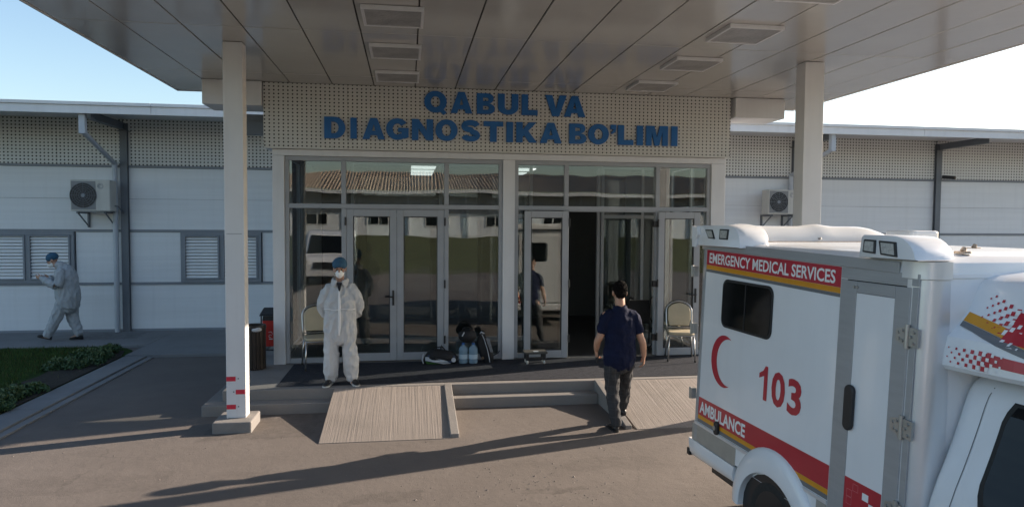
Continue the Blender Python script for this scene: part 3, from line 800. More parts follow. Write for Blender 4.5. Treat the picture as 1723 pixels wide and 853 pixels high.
M['hinge'] = mat("stainless hinge", (0.42, 0.41, 0.39), 0.4, 0.7, var=0.1)
M['lens'] = mat("clear lamp lens", (0.42, 0.42, 0.40), 0.18, var=0.25, vscale=60, coat=0.5)
M['lens_red'] = mat("red lamp lens", (0.45, 0.015, 0.01), 0.25, coat=0.5)
AMB = thing("ambulance", (2.577, 5.86, 0), "white box-bodied ambulance with red stripes and 103, parked in front of the right column", "ambulance", rotz=math.atan2(0.05, 1.0))

class AB(MB):
    def build(s, name, mats, parent=None, **k):
        s.v = [(x * AS, y * AS, 2.5 - (2.5 - z) * AS) for x, y, z in s.v]
        return MB.build(s, name, mats, parent or AMB, local=True, **k)
def tum(z): return 0.042 * (min(z, 2.25) - 1.3) if z > 0.43 else 0.042 * (0.43 - 1.3)
def S(u, z, off=0.0): return (tum(z) - off, -u, z)
def sbox(b, u0, u1, z0, z1, o0, o1, mi=0, tilt=0.0):
    zz = lambda u, z: z - tilt * (u - 1.0)
    v = [S(u, zz(u, z), o) for o in (o0, o1) for z in (z0, z1) for u in (u0, u1)]
    return b.add(v, [(0, 2, 3, 1), (4, 5, 7, 6), (0, 1, 5, 4), (2, 6, 7, 3), (0, 4, 6, 2), (1, 3, 7, 5)], mi)
def spoly(b, pts, o0, o1, mi=0): return b.prism(pts, lambda u, z, d: S(u, z, d), o0, o1, mi)

def plan(z, inset=0.0, rf=0.12, rr=0.04, n=6):
    """outline of the box seen from above, walking from the rear left round the front"""
    xl = tum(z) + inset; xr = AW - tum(z) - inset; u0 = inset; u1 = AL - inset
    out = []
    for cx, cu, r, a0 in ((xl + rr, u0 + rr, rr, 270), (xl + rf, u1 - rf, rf, 180), (xr - rf, u1 - rf, rf, 90), (xr - rr, u0 + rr, rr, 0)):
        for i in range(n + 1):
            a = R(a0 - 90 * i / n)
            out.append((cx + r * math.cos(a), cu + r * math.sin(a)))
    return out
b = AB()
b.rings([[(x, -u, z) for x, u in plan(z, i)] for z, i in ((0.44, 0), (1.3, 0), (2.22, 0), (2.285, 0.012), (2.315, 0.05), (2.33, 0.12), (2.345, 0.5))])
b.build("body", M['amb_white'], smooth=35)
AB().box(0.12, AW - .12, -2.6, -.1, 0.12, 0.44).build("chassis", M['black'])
# corner posts wrapped round the outline
def wrap(name, z0, z1, pick, off, m, steps=4):
    b = AB(); rs = []
    zs = [z0 + (z1 - z0) * i / steps for i in range(steps + 1)]
    for z in zs:
        P = plan(z, -off); Q = plan(z, 0.004)
        a = [P[i] for i in pick]; c = [Q[i] for i in reversed(pick)]
        rs.append([(x, -u, z) for x, u in a + c])
    b.rings(rs); return b.build(name, m, smooth=40)
def extra_plan_strip(name, z0, z1, off, m, ext, ext2):
    b = AB(); rs = []
    for k in range(5):
        z = z0 + (z1 - z0) * k / 4
        P = plan(z, -off)[7:14]; Q = plan(z, 0.004)[7:14]
        P = [(P[0][0], AL - ext)] + P + [(ext2, P[-1][1])]; Q = [(Q[0][0], AL - ext)] + Q + [(ext2, Q[-1][1])]
        rs.append([(x, -u, z) for x, u in P + Q[::-1]])
    b.rings(rs); return b.build(name, m, smooth=40)
extra_plan_strip("corner_post", 0.44, 2.185, 0.007, M['amb_silver'], 0.14, 0.19)
extra_plan_strip("corner_cap", 2.19, 2.292, 0.014, M['amb_silver'], 0.18, 0.195)
# aluminium edging of the side
b = AB(); sbox(b, 0.035, 0.087, 0.44, 2.262, 0.0, 0.005); b.build("rear_edging", M['amb_alu'], bevel=0.003)
b = AB(); sbox(b, -0.005, 2.54, 2.243, 2.315, 0.0, 0.010, tilt=.0215); b.build("roof_rail", M['amb_alu'], bevel=0.006)
b = AB(); sbox(b, 2.02, 2.70, 2.145, 2.218, 0.0, 0.006); b.build("door_surround", M['amb_alu'], bevel=0.003)
b = AB(); sbox(b, 2.02, 2.083, 0.44, 2.14, 0.0, 0.006); sbox(b, 2.652, 2.70, 0.44, 2.14, 0.0, 0.006); b.build("door_surround", M['amb_alu'], bevel=0.003)
b = AB(); b.box(0.2, AW - .2, -AL - .008, -AL + .004, 2.195, 2.225); b.build("front_trim", M['amb_white'], bevel=0.004)
# door
b = AB(); sbox(b, 2.083, 2.652, 0.44, 2.142, 0.0, 0.003); b.build("door_gap", M['black'])
b = AB(); sbox(b, 2.089, 2.185, 0.45, 2.135, 0.004, 0.014); sbox(b, 2.525, 2.646, 0.45, 2.135, 0.004, 0.014)
sbox(b, 2.187, 2.523, 2.062, 2.135, 0.004, 0.014)
DOOR = b.build("door", M['amb_alu'], bevel=0.003)
b = AB(); sbox(b, 2.187, 2.523, 0.45, 2.060, 0.004, 0.012); b.build("panel", M['amb_white'], DOOR, bevel=0.003)
for u in (2.135, 2.165):
    b = AB(); b.cyl(S(u + .03, 2.098, .012), S(u + .03, 2.098, .022), .010, 10); b.build("screw", M['hinge'], DOOR)
def hinge(u, z, parent):
    b = AB()
    b.prism([(u - .012, z - .055), (u - .09, z - .035), (u - .09, z + .035), (u - .012, z + .055)], lambda a, c, d: S(a, c, d), .014, .022)
    b.prism([(u + .012, z - .055), (u + .08, z - .06), (u + .08, z + .05), (u + .012, z + .055)], lambda a, c, d: S(a, c, d), .007, .020)
    b.tube([S(u, z - .07, .022), S(u, z + .07, .022)], .014, 10)
    for du, dz in ((-.07, .015), (-.06, -.02), (-.035, .03), (-.035, -.03), (.05, .03), (.05, -.035), (.03, 0)):
        b.cyl(S(u + du, z + dz, .018), S(u + du, z + dz, .030), .009, 8)
    return b.build("hinge", M['hinge'], parent, smooth=40)
for z in (1.85, 1.31, 0.80): hinge(2.650, z, DOOR)
b = AB(); spoly(b, rrect(.085, .30, .042, 6, 2.20, 1.31), .014, .040); b.build("handle", M['black'], DOOR, bevel=0.012)
# side window
b = AB(); spoly(b, rrect(.80, .43, .075, 6, .83, 1.797), 0.0, 0.010); SW = b.build("window", M['rubber'], bevel=0.004)
b = AB(); spoly(b, rrect(.755, .385, .06, 6, .83, 1.797), 0.010, 0.013); b.build("pane", M['dark_glass'], SW)
b = AB(); sbox(b, .824, .838, 1.606, 1.988, .013, .016); b.build("divider", M['rubber'], SW)
# films
TL = 0.0215
b = AB(); sbox(b, .088, 2.012, 2.100, 2.240, 0, .0015, tilt=TL); ESM = b.build("red_band", M['amb_red'])
b = AB(); sbox(b, .088, 2.012, 2.060, 2.099, 0, .0015, tilt=TL); b.build("amber_stripe", M['amb_gold'])
b = AB(); sbox(b, .088, 2.012, 2.034, 2.059, 0, .0015, tilt=TL); b.build("grey_stripe", M['amb_grey'])
b = AB(); sbox(b, .088, 2.012, .690, .858, 0, .0015); b.build("red_band", M['amb_red'])
b = AB(); sbox(b, .088, 2.012, .652, .689, 0, .0015); b.build("amber_stripe", M['amb_gold'])
b = AB(); sbox(b, .088, 2.012, .618, .651, 0, .0015); b.build("grey_stripe", M['amb_grey'])
b = AB(); sbox(b, .03, 2.012, .585, .614, 0, .010); b.build("silver_moulding", M['amb_silver'], bevel=0.004)
b = AB(); sbox(b, -.01, .80, .425, .582, 0, .004); b.build("sill_panel", M['amb_sill'], bevel=0.003)
b = AB(); sbox(b, 1.90, 2.012, .445, .582, 0, .004); b.build("sill_panel", M['amb_sill'], bevel=0.003)
for u in (.06, .09, .12): 
    b = AB(); b.cyl(S(u, .54, .004), S(u, .54, .007), .007, 8); b.build("rivet", M['hinge'])
def text(name, s, u0, u1, z0, z1, m, off=.0016, tilt=0.0, bold=.012):
    vs, fs = glyphs(s, bold)
    b = AB(); b.add([S(u0 + (u1 - u0) * a, z0 + (z1 - z0) * c - tilt * (u0 + (u1 - u0) * a - 1.0), off + .001) for a, c, d in vs], fs)
    return b.build(name, m)
text("lettering", "EMERGENCY MEDICAL SERVICES", .14, 1.955, 2.120, 2.215, M['film_white'], tilt=TL, bold=.022)
text("lettering", "AMBULANCE", .075 + .04, .93, .712, .826, M['film_white'], bold=.03)
b = AB(); b.add([S(u, z, .0026) for u, z in [(1.165, 1.097), (1.165, 1.290), (1.095, 1.262), (1.095, 1.302), (1.150, 1.330), (1.180, 1.372), (1.215, 1.372), (1.215, 1.097)]], [(0, 1, 2, 3, 4, 5, 6, 7)]); b.build("lettering", M['amb_red'])
text("lettering", "0", 1.275, 1.455, 1.088, 1.362, M['amb_red'], bold=.03)
text("lettering", "3", 1.490, 1.662, 1.082, 1.352, M['amb_red'], bold=.03)
# crescent
n = 28; oc, orad, ic, ir = (.515, 1.277), .232, (.592, 1.277), .207
a_t = math.acos(max(-1, min(1, ((ic[0] - oc[0]) ** 2 + orad ** 2 - ir ** 2) / (2 * (ic[0] - oc[0]) * orad))))
op = [(oc[0] + orad * math.cos(a_t + (2 * math.pi - 2 * a_t) * i / n), oc[1] + orad * math.sin(a_t + (2 * math.pi - 2 * a_t) * i / n)) for i in range(n + 1)]
b_t = math.atan2(op[0][1] - ic[1], op[0][0] - ic[0])
ip = [(ic[0] + ir * math.cos(b_t + (2 * math.pi - 2 * b_t) * i / n), ic[1] + ir * math.sin(b_t + (2 * math.pi - 2 * b_t) * i / n)) for i in range(n + 1)]
b = AB(); b.add([S(u, z, .002) for u, z in op + ip], [(i, i + 1, n + 2 + i, n + 1 + i) for i in range(n)])
b.build("red_crescent", M['amb_red'])
# red film on the door with the first squares of a chequer
b = AB(); sbox(b, 2.189, 2.521, .61, .855, .012, .0135); b.build("red_film", M['amb_red'], DOOR)
b = AB(); sbox(b, 2.189, 2.521, .575, .609, .012, .0135); b.build("amber_film", M['amb_gold'], DOOR)
b = AB()
for i, j in ((0, 0), (1, 1), (0, 2), (1, 3)): sbox(b, 2.36 + i * .06, 2.415 + i * .06, .76 - j * .05, .806 - j * .05, .0135, .0145)
b.build("chequer", M['film_white'], DOOR)
b = AB()
for i, j in ((0, 0), (1, 0), (0, 1)):
    x0, z0 = 2.215 + i * .055, .735 - j * .05 + i * .05
    for q in ((x0, x0 + .05, z0, z0 + .003), (x0, x0 + .05, z0 + .045, z0 + .048), (x0, x0 + .003, z0 + .003, z0 + .045), (x0 + .047, x0 + .05, z0 + .003, z0 + .045)): sbox(b, *q, .0135, .0145)
b.build("outline_squares", mat("pale red film", (.5, .12, .14), .4), DOOR)
# latch on the lower band
b = AB(); spoly(b, rrect(.07, .12, .028, 5, .475, .665), .0, .030); LT = b.build("latch", M['black'], bevel=0.008)
b = AB(); b.cyl(S(.465, .665, .030), S(.465, .665, .036), .022, 12); b.build("lock", M['hinge'], LT)
# fender flare and wheels
def flare(uc, zc, name="wheel_arch"):
    b = AB(); rs = []
    for i in range(25):
        a = R(-2 + 184 * i / 24); c, s_ = math.cos(a), math.sin(a)
        def q(ro, rz, off): return S(uc + ro * c, zc + rz * s_, off)
        rs.append([q(.585, .585, -.02), q(.583, .583, .006), q(.565, .565, .024), q(.51, .50, .040), q(.455, .415, .050), q(.435, .385, .044), q(.43, .38, -.02)])
    n = 7; o = 0
    for r_ in rs: b.v += r_
    for i in range(24):
        for j in range(n):
            k = (j + 1) % n
            b.f.append((i * n + j, i * n + k, (i + 1) * n + k, (i + 1) * n + j)); b.m.append(0)
    b.f.append(tuple(range(n))); b.m.append(0); b.f.append(tuple(24 * n + j for j in range(n))); b.m.append(0)
    return b.build(name, M['amb_white'], smooth=50)
def wheel(uc, x0, sgn, zc=.167, r=.352):
    b = AB(); rs = []
    prof = ((.0, .62 * r), (-.012, .80 * r), (-.004, .93 * r), (.02, .985 * r), (.05, r), (.16, r), (.19, .985 * r), (.21, .9 * r), (.20, .62 * r))
    for d, q in prof: rs.append([(x0 + sgn * d, -uc + q * math.cos(R(a)), zc + q * math.sin(R(a))) for a in range(0, 360, 12)])
    b.rings(rs, caps=False); w = b.build("wheel", M['tyre'], smooth=50)
    b = AB(); rs = []
    for d, q in ((.012, .64 * r), (.0, .62 * r), (.0, .57 * r), (.035, .52 * r), (.05, .40 * r), (.03, .26 * r), (.0, .22 * r), (-.005, .12 * r)): rs.append([(x0 + sgn * d, -uc + q * math.cos(R(a)), zc + q * math.sin(R(a))) for a in range(0, 360, 15)])
    b.rings(rs, caps=False); b.rings([rs[-1]][:1] + [[(x0 + sgn * (-.006), -uc + .001 * math.cos(R(a)), zc + .001 * math.sin(R(a))) for a in range(0, 360, 15)]], caps=False)
    b.build("rim", M['rim'], w, smooth=40)
    b = AB()
    for k in range(6):
        a = R(60 * k); b.cyl((x0 - sgn * .008, -uc + .17 * r * math.cos(a), zc + .17 * r * math.sin(a)), (x0 + sgn * .01, -uc + .17 * r * math.cos(a), zc + .17 * r * math.sin(a)), .012, 6)
    b.build("wheel_nuts", M['hinge'], w)
flare(1.37, .167)
b = AB(); b.rings([[(x, -1.37 + .43 * math.cos(R(a)), .167 + .37 * math.sin(R(a))) for a in range(0, 360, 15)] for x in (-.036, .2)]); b.build("wheel_well", M['black'])
wheel(1.37, -.03, 1); wheel(1.37, AW + .03, -1)
wheel(AL + 1.62, .10, 1); wheel(AL + 1.62, AW - .10, -1)
# skirt curling under the rear quarter
b = AB(); rs = []
for u in (-.06, -.02, .2, .5, .80):
    k = 0.02 if u < -.03 else 0
    rs.append([S(u, .423, -.01), S(u, .423, .012), S(u, .36, .026 - k), S(u, .30, .016 - k), S(u, .25 + max(0, u) * .03, -.02), S(u, .23, -.12), S(u, .40, -.12)])
b.rings(rs); b.build("skirt", M['amb_white'], smooth=50)
b = AB(); b.box(-.02, AW + .02, .0, .085, .235, .42); RB = b.build("rear_bumper", M['amb_white'], bevel=0.03)
b = AB(); b.box(-.045, .0, .05, .11, .24, .31); b.box(AW, AW + .045, .05, .11, .24, .31); b.build("buffer", M['rubber'], RB, bevel=0.01)
b = AB(); sbox(b, 2.02, 2.72, .26, .435, -.02, .01); b.build("step_skirt", M['amb_white'], bevel=0.02)
# rear face
for x0, x1 in ((.08, AW / 2 - .004), (AW / 2 + .004, AW - .08)):
    b = AB(); b.box(x0, x1, .0, .012, .46, 2.18); rd = b.build("rear_door", M['amb_white'], bevel=0.006)
    b = AB(); b.prism(rrect(.55, .5, .06, 5, (x0 + x1) / 2, 1.75), lambda a, c, d: (a, d, c), .012, .018); b.build("pane", M['dark_glass'], rd)
for x in (.06, AW - .16):
    b = AB(); b.box(x, x + .10, .0, .03, .30 + .12, .62); b.build("tail_light", M['lens_red'], bevel=0.01)
for z in (.87, 1.5, 2.05):
    b = AB(); b.box(-.062, -.012, -.015, .02, z - .05, z + .05); b.tube([(-.055, .028, z - .055), (-.055, .028, z + .055)], .013, 8); b.build("rear_hinge", M['hinge'], bevel=0.003)
# roof equipment
def pod(u0, u1, zt, x_in, slope, lamp_specs, name="light_pod"):
    b = AB()
    prof = [(u0 - slope * .35, 2.300), (u0 - slope, 2.40), (u0 - slope * .6, zt - .018), (u0 + .02, zt)]
    for i in range(7):
        a = R(90 - 78 * i / 6); prof.append((u1 - .22 + .22 * math.cos(a), zt - .17 + .17 * math.sin(a)))
    prof.append((u1 + .01, 2.300))
    rs = []
    for x, ins in ((-.035, .02), (-.028, .0), (.05, .0), (x_in, .0), (x_in + .03, .03)):
        cu = sum(p[0] for p in prof) / len(prof); cz = sum(p[1] for p in prof) / len(prof)
        rs.append([(x + (z - 2.3) * .12, -(u + (cu - u) * ins * 2), z + (cz - z) * ins * 2) for u, z in prof])
    b.rings(rs); p = b.build(name, M['amb_white'], smooth=45)
    xs = lambda z, o: -.035 + (z - 2.3) * .12 - o
    for quad in lamp_specs:
        c = (sum(q[0] for q in quad) / 4, sum(q[1] for q in quad) / 4)
        b = AB(); b.prism(quad, lambda u, z, d: (xs(z, d), -u, z), -.004, .008); lp = b.build("lamp", M['black'], p, bevel=0.004)
        b = AB(); b.prism([(c[0] + (u - c[0]) * .74, c[1] + (z - c[1]) * .74) for u, z in quad], lambda u, z, d: (xs(z, d), -u, z), .008, .010); b.build("lens", M['lens'], lp)
    return p
pod(.03, .78, 2.492, .22, .02, ([(.15, 2.452), (.29, 2.452), (.36, 2.368), (.235, 2.372)], [(.43, 2.460), (.59, 2.458), (.59, 2.366), (.44, 2.368)]))
pod(2.262, 2.745, 2.440, .20, .0, ([(2.30, 2.413), (2.405, 2.410), (2.415, 2.325), (2.30, 2.332)], [(2.43, 2.408), (2.575, 2.402), (2.60, 2.312), (2.46, 2.322)]))
b = AB(); b.prism([(-.06, 2.285), (.015, 2.285), (.02, 2.36), (.06, 2.40), (.05, 2.475), (-.06, 2.485)], lambda u, z, d: (d, -u, z), -.05, -.02)
b.cyl((-.051, .03, 2.31), (-.055, .03, 2.31), .008, 8); b.build("pod_ear", M['amb_white'], bevel=0.008)
b = AB(); rs = []
for i in range(25):                                     # long fairing across the rear edge
    x = -.02 + (AW + .02) * i / 24
    hump = .022 * (math.exp(-((x - .42) / .09) ** 2) + math.exp(-((x - 1.20) / .10) ** 2))
    e = .07 * max(0, (x - 1.62) / .33) ** 2
    rs.append([(x, .06, 2.34), (x, .07, 2.44 + hump - e), (x, .03, 2.485 + hump - e), (x, -.06, 2.488 + hump - e), (x, -.16, 2.462 + hump * .6 - e), (x, -.235, 2.36 - e * .2), (x, -.245, 2.335)])
b.rings(rs); RF = b.build("rear_fairing", M['amb_white'], smooth=50)
b = AB(); b.box(.30, AW - .02, -.262, -.2, 2.318, 2.345); b.build("seal", mat("tan sealant", (.32, .22, .14), .8), RF, bevel=0.004)
for x in (.52, 1.12):
    b = AB(); b.cyl((x, -.23, 2.37), (x + .01, -.255, 2.372), .012, 8); b.build("bolt", M['rim'], RF)
b = AB(); b.prism(rrect(.30, .36, .05, 4, 2.12 - .30, -.6), lambda a, c, d: (a, c, d), 2.33, 2.455); b.build("roof_vent", M['amb_white'], bevel=0.02)
for x, u in ((.95, 1.1), (1.05, 2.05), (.40, 2.62)):
    b = AB(); b.cyl((x, -u, 2.335), (x, -u, 2.349), .05, 14, .045); b.cyl((x, -u, 2.349), (x + .01, -u, 2.372), .018, 10, .012); b.build("roof_knob", mat("tan roof fitting", (.35, .27, .20), .7) if 'knob' not in M else M['knob'], smooth=40)
# over-cab nacelle
NP_ = [(.165, 1.675), (.150, 1.70), (.158, 1.78), (.180, 1.865), (.235, 1.905), (.325, 2.01), (.365, 2.10), (.39, 2.15), (.425, 2.19), (.50, 2.215), (.75, 2.238)]
def nac_pt(k, u):
    x, z = NP_[k]; t = max(0, (u - AL)) / .9
    sh = .02 * t + .26 * max(0, t - .45) ** 1.6
    zt = z if z < 1.72 else 1.70 + (z - 1.70) * (1 - .12 * t - .42 * max(0, t - .35) ** 1.3)
    return (x + sh * (1.0 if z < 1.9 else 1.2), -u, zt + .02 * t)
def nx(u, z):
    """side surface of the nacelle at height z"""
    pr = [nac_pt(k, u) for k in range(1, len(NP_))]
    for p, q in zip(pr, pr[1:]):
        if p[2] <= z <= q[2] + 1e-9: return p[0] + (q[0] - p[0]) * (z - p[2]) / max(1e-6, q[2] - p[2])
    return pr[-1][0]
b = AB(); rs = []
for u in (AL - .01, AL + .1, AL + .25, AL + .4, AL + .55, AL + .7, AL + .82, AL + .9):
    L_ = [nac_pt(k, u) for k in range(len(NP_))]
    rs.append(L_ + [(AW - x, y, z) for x, y, z in reversed(L_)])
b.rings(rs); NAC = b.build("cab_nacelle", M['amb_white'], smooth=30)
def ndecal(name, quads, m, off=.003):
    b = AB()
    for (ua, za), (ub, zb), (uc, zc), (ud, zd) in quads:
        N = 6; vs = []
        for i in range(N + 1):
            for j in range(3):
                s, t_ = i / N, j / 2
                u = (ua + (ub - ua) * s) * (1 - t_) + (ud + (uc - ud) * s) * t_
                z = (za + (zb - za) * s) * (1 - t_) + (zd + (zc - zd) * s) * t_
                vs.append((nx(u, z) - off, -u, z + off * .5))
        b.add(vs, [(i * 3 + j, (i + 1) * 3 + j, (i + 1) * 3 + j + 1, i * 3 + j + 1) for i in range(N) for j in range(2)])
    return b.build(name, m, NAC)
U1 = AL + .62
ndecal("amber_stripe", [((2.765, 1.955), (U1, 1.835), (U1, 1.883), (2.765, 2.003))], M['amb_gold'])
ndecal("grey_stripe", [((2.765, 1.926), (U1, 1.79), (U1, 1.833), (2.765, 1.953))], M['amb_grey'])
# lower pixel band: squares that grow into a solid red band
sq_r, sq_w = [], []
st = .026
for i in range(15):
    for j in range(5):
        if (i + j) % 2: continue
        f = min(1, .30 + i * .085)
        if i > 10: continue
        uc, zc = 2.785 + i * st, 1.700 + j * .0262; h = st * .5 * f
        sq_r.append(((uc - h, zc - h), (uc + h, zc - h), (uc + h, zc + h), (uc - h, zc + h)))
ndecal("pixel_squares", sq_r, M['amb_red'])["kind"] = "stuff"
ndecal("red_band", [((3.015, 1.688), (U1, 1.688), (U1, 1.795), (3.015, 1.812))], M['amb_red'])
for i in range(9):
    for j in range(5):
        if (i + j) % 2 == 0: continue
        f = max(.2, .95 - i * .10); uc, zc = 2.99 + i * .026, 1.700 + j * .0262; h = .013 * f
        if i < 6: sq_w.append(((uc - h, zc - h), (uc + h, zc - h), (uc + h, zc + h), (uc - h, zc + h)))
ndecal("white_pixel_squares", sq_w, M['film_white'], .005)["kind"] = "stuff"
sq_r, sq_w = [], []
for i in range(10):
    for j in range(6):
        if (i + j) % 2: continue
        f = min(1, .34 + i * .085); uc, zc = 2.86 + i * .027, 1.985 + j * .026 - i * .011; h = .0135 * f
        if i > 9: continue
        sq_r.append(((uc - h, zc - h), (uc + h, zc - h), (uc + h, zc + h), (uc - h, zc + h)))
ndecal("pixel_squares", sq_r, M['amb_red'])["kind"] = "stuff"
ndecal("red_band", [((3.06, 1.885), (U1, 1.858), (U1, 1.99), (3.06, 2.035))], M['amb_red'])
for i in range(6):
    for j in range(6):
        if (i + j) % 2 == 0: continue
        f = max(.2, .95 - i * .12); uc, zc = 3.05 + i * .027, 1.90 + j * .026 - i * .008; h = .0135 * f
        sq_w.append(((uc - h, zc - h), (uc + h, zc - h), (uc + h, zc + h), (uc - h, zc + h)))
ndecal("white_pixel_squares", sq_w, M['film_white'], .005)["kind"] = "stuff"
# cab
CP = [(.05, .24), (.02, .36), (.012, .5), (.014, .7), (.030, .84), (.052, .93), (.092, 1.04), (.140, 1.15), (.188, 1.27), (.236, 1.40), (.262, 1.48), (.288, 1.545), (.318, 1.59), (.36, 1.625), (.44, 1.65), (.58, 1.662), (.75, 1.666)]
def cab_ring(u, cap, ins=0.0, bot=.24):
    L_ = [(x + ins, -u, max(bot, min(z, cap))) for x, z in CP]
    return L_ + [(AW - x, y, z) for x, y, z in reversed(L_)]
b = AB()
b.rings([cab_ring(AL + .02, 1.60, .05), cab_ring(AL + .035, 1.63, .022), cab_ring(AL + .06, 1.65, .008), cab_ring(AL + .10, 1.66), cab_ring(AL + .6, 1.67), cab_ring(AL + 1.15, 1.64), cab_ring(AL + 1.62, 1.13), cab_ring(AL + 2.3, .98), cab_ring(AL + 2.55, .86, .06), cab_ring(AL + 2.66, .62, .14)])
CAB = b.build("cab", M['amb_white'], smooth=60)
def cx_(z):
    for (xa, za), (xb, zb) in zip(CP, CP[1:]):
        if za <= z <= zb: return xa + (xb - xa) * (z - za) / (zb - za)
    return CP[-1][0]
def cab_side(name, pts, off0, off1, m, parent=CAB, bev=0):
    b = AB(); n = len(pts)
    b.v = [(cx_(z) - off0, -u, z) for u, z in pts] + [(cx_(z) - off1, -u, z) for u, z in pts]
    b.f = [tuple(range(n)), tuple(range(2 * n - 1, n - 1, -1))] + [(i, (i + 1) % n, n + (i + 1) % n, n + i) for i in range(n)]; b.m = [0] * len(b.f)
    return b.build(name, m, parent, bevel=bev)
def dense(p, k=8):
    o = []
    for (a, c), (d, e) in zip(p, p[1:] + p[:1]): o += [(a + (d - a) * i / k, c + (e - c) * i / k) for i in range(k)]
    return o
b = AB()
def cab_grid(name, u0, u1, z0, z1, off, m, slant=0.0, nz=10):
    b = AB(); vs = []
    for i in range(nz + 1):
        z = z0 + (z1 - z0) * i / nz
        r = min(i, nz - i); cut = .035 if r == 0 else (.012 if r == 1 else 0)
        for u in (u0 + slant * (z - z0) + cut, u1 - .25 * max(0, z - 1.1) - cut): vs.append((cx_(z) - off, -u, z + off * .4))
    b.add(vs, [(2 * i, 2 * i + 1, 2 * i + 3, 2 * i + 2) for i in range(nz)])
    return b.build(name, m, CAB)
cab_grid("window_seal", 3.065, AL + 1.3, 1.00, 1.555, .006, M['rubber'])
cab_grid("side_window", 3.095, AL + 1.27, 1.025, 1.535, .010, M['dark_glass'])
b = AB()
for z in [0.30 + .05 * i for i in range(26)]:
    z1 = z + .05
    if z1 <= 1.60: b.add([(cx_(z) - .0025, -2.935, z), (cx_(z) - .0025, -2.941, z), (cx_(z1) - .0025, -2.941, z1), (cx_(z1) - .0025, -2.935, z1)], [(0, 1, 2, 3)])
b.build("door_seam", M['amb_grey'], CAB)
b = AB(); b.add([(.47, -(AL + .42), 1.652), (.50, -(AL + .42), 1.656), (.50, -(AL + .95), 1.66), (.47, -(AL + .95), 1.656)], [(0, 1, 2, 3)]); b.build("roof_gutter", M['rubber'], CAB)
b = AB(); b.add([(.36, -(AL + 1.21), 1.585), (AW - .36, -(AL + 1.21), 1.585), (AW - .16, -(AL + 1.595), 1.17), (.16, -(AL + 1.595), 1.17)], [(0, 1, 2, 3)]); b.build("windscreen", M['dark_glass'], CAB)
for x in (.10, AW - .42):
    b = AB(); b.box(x, x + .32, -(AL + 2.65), -(AL + 2.5), .62, .80); b.build("headlight", M['lens'], CAB, bevel=0.03)
b = AB(); b.box(.45, AW - .45, -(AL + 2.67), -(AL + 2.56), .60, .78); b.build("grille", M['black'], CAB, bevel=0.02)
b = AB(); b.box(.02, AW - .02, -(AL + 2.74), -(AL + 2.5), .24, .52); b.build("front_bumper", M['amb_white'], CAB, bevel=0.05)
b = AB(); b.rings([[(x, -(AL + 1.62) + .46 * math.cos(R(a)), .167 + .45 * math.sin(R(a))) for a in range(0, 181, 12)] for x in (-.012, .22)]); b.build("wheel_well", M['black'], CAB)
# ================================================================== PEOPLE
from mathutils import noise as mnoise
M['skin'] = mat("skin", (0.42, 0.235, 0.16), 0.5, var=0.08, vscale=20)
M['hair'] = mat("black hair", (0.007, 0.006, 0.006), 0.95, spec=0.1, var=0.3, vscale=60, bump=0.6, bscale=140)
M['suit'] = mat("white nonwoven coverall", (0.49, 0.505, 0.52), 0.75, var=0.06, vscale=7, bump=0.35, bscale=26)
M['suit_seam'] = mat("coverall seam", (0.74, 0.75, 0.76), 0.7)
M['cap'] = mat("blue bouffant cap", (0.028, 0.095, 0.17), 0.8, var=0.25, vscale=30, bump=0.5, bscale=60)
M['mask'] = mat("white face mask", (0.80, 0.80, 0.79), 0.7, var=0.03)
M['navy'] = mat("navy polo cotton", (0.005, 0.009, 0.032), 0.85, var=0.2, vscale=10, bump=0.3, bscale=40, spec=0.2)
M['shoe'] = mat("black shoe", (0.012, 0.012, 0.013), 0.5, var=0.2)
M['sole'] = mat("white rubber sole", (0.55, 0.55, 0.53), 0.6)
M['shirt_dark'] = mat("dark undershirt", (0.02, 0.02, 0.025), 0.9)
M['eye'] = mat("dark eye", (0.02, 0.014, 0.01), 0.2)
def plaid():
    m, n, l, b = new_mat("grey checked trousers")
    b.inputs["Roughness"].default_value = 0.9; b.inputs["Specular IOR Level"].default_value = 0.15
    tc = n.new("ShaderNodeTexCoord"); sp = n.new("ShaderNodeSeparateXYZ"); l.new(tc.outputs["Object"], sp.inputs[0])
    def mth(op, a, v):
        q = n.new("ShaderNodeMath"); q.operation = op
        for i, w in enumerate((a, v)):
            if isinstance(w, (int, float)): q.inputs[i].default_value = w
            else: l.new(w, q.inputs[i])
        return q.outputs[0]
    ln = lambda o, p, w: mth('LESS_THAN', mth('FRACT', mth('DIVIDE', o, p), 0), w)
    f = mth('MAXIMUM', ln(sp.outputs["X"], .075, .07), ln(sp.outputs["Z"], .09, .06))
    nz = n.new("ShaderNodeTexNoise"); nz.inputs["Scale"].default_value = 12; l.new(tc.outputs["Object"], nz.inputs["Vector"])
    mx = n.new("ShaderNodeMix"); mx.data_type = 'RGBA'; l.new(nz.outputs["Fac"], mx.inputs["Factor"])
    mx.inputs["A"].default_value = (.030, .031, .034, 1); mx.inputs["B"].default_value = (.055, .056, .060, 1)
    m2 = n.new("ShaderNodeMix"); m2.data_type = 'RGBA'; l.new(mth('MULTIPLY', f, .5), m2.inputs["Factor"]); l.new(mx.outputs["Result"], m2.inputs["A"]); m2.inputs["B"].default_value = (.10, .10, .105, 1)
    l.new(m2.outputs["Result"], b.inputs["Base Color"])
    return m
M['plaid'] = plaid()

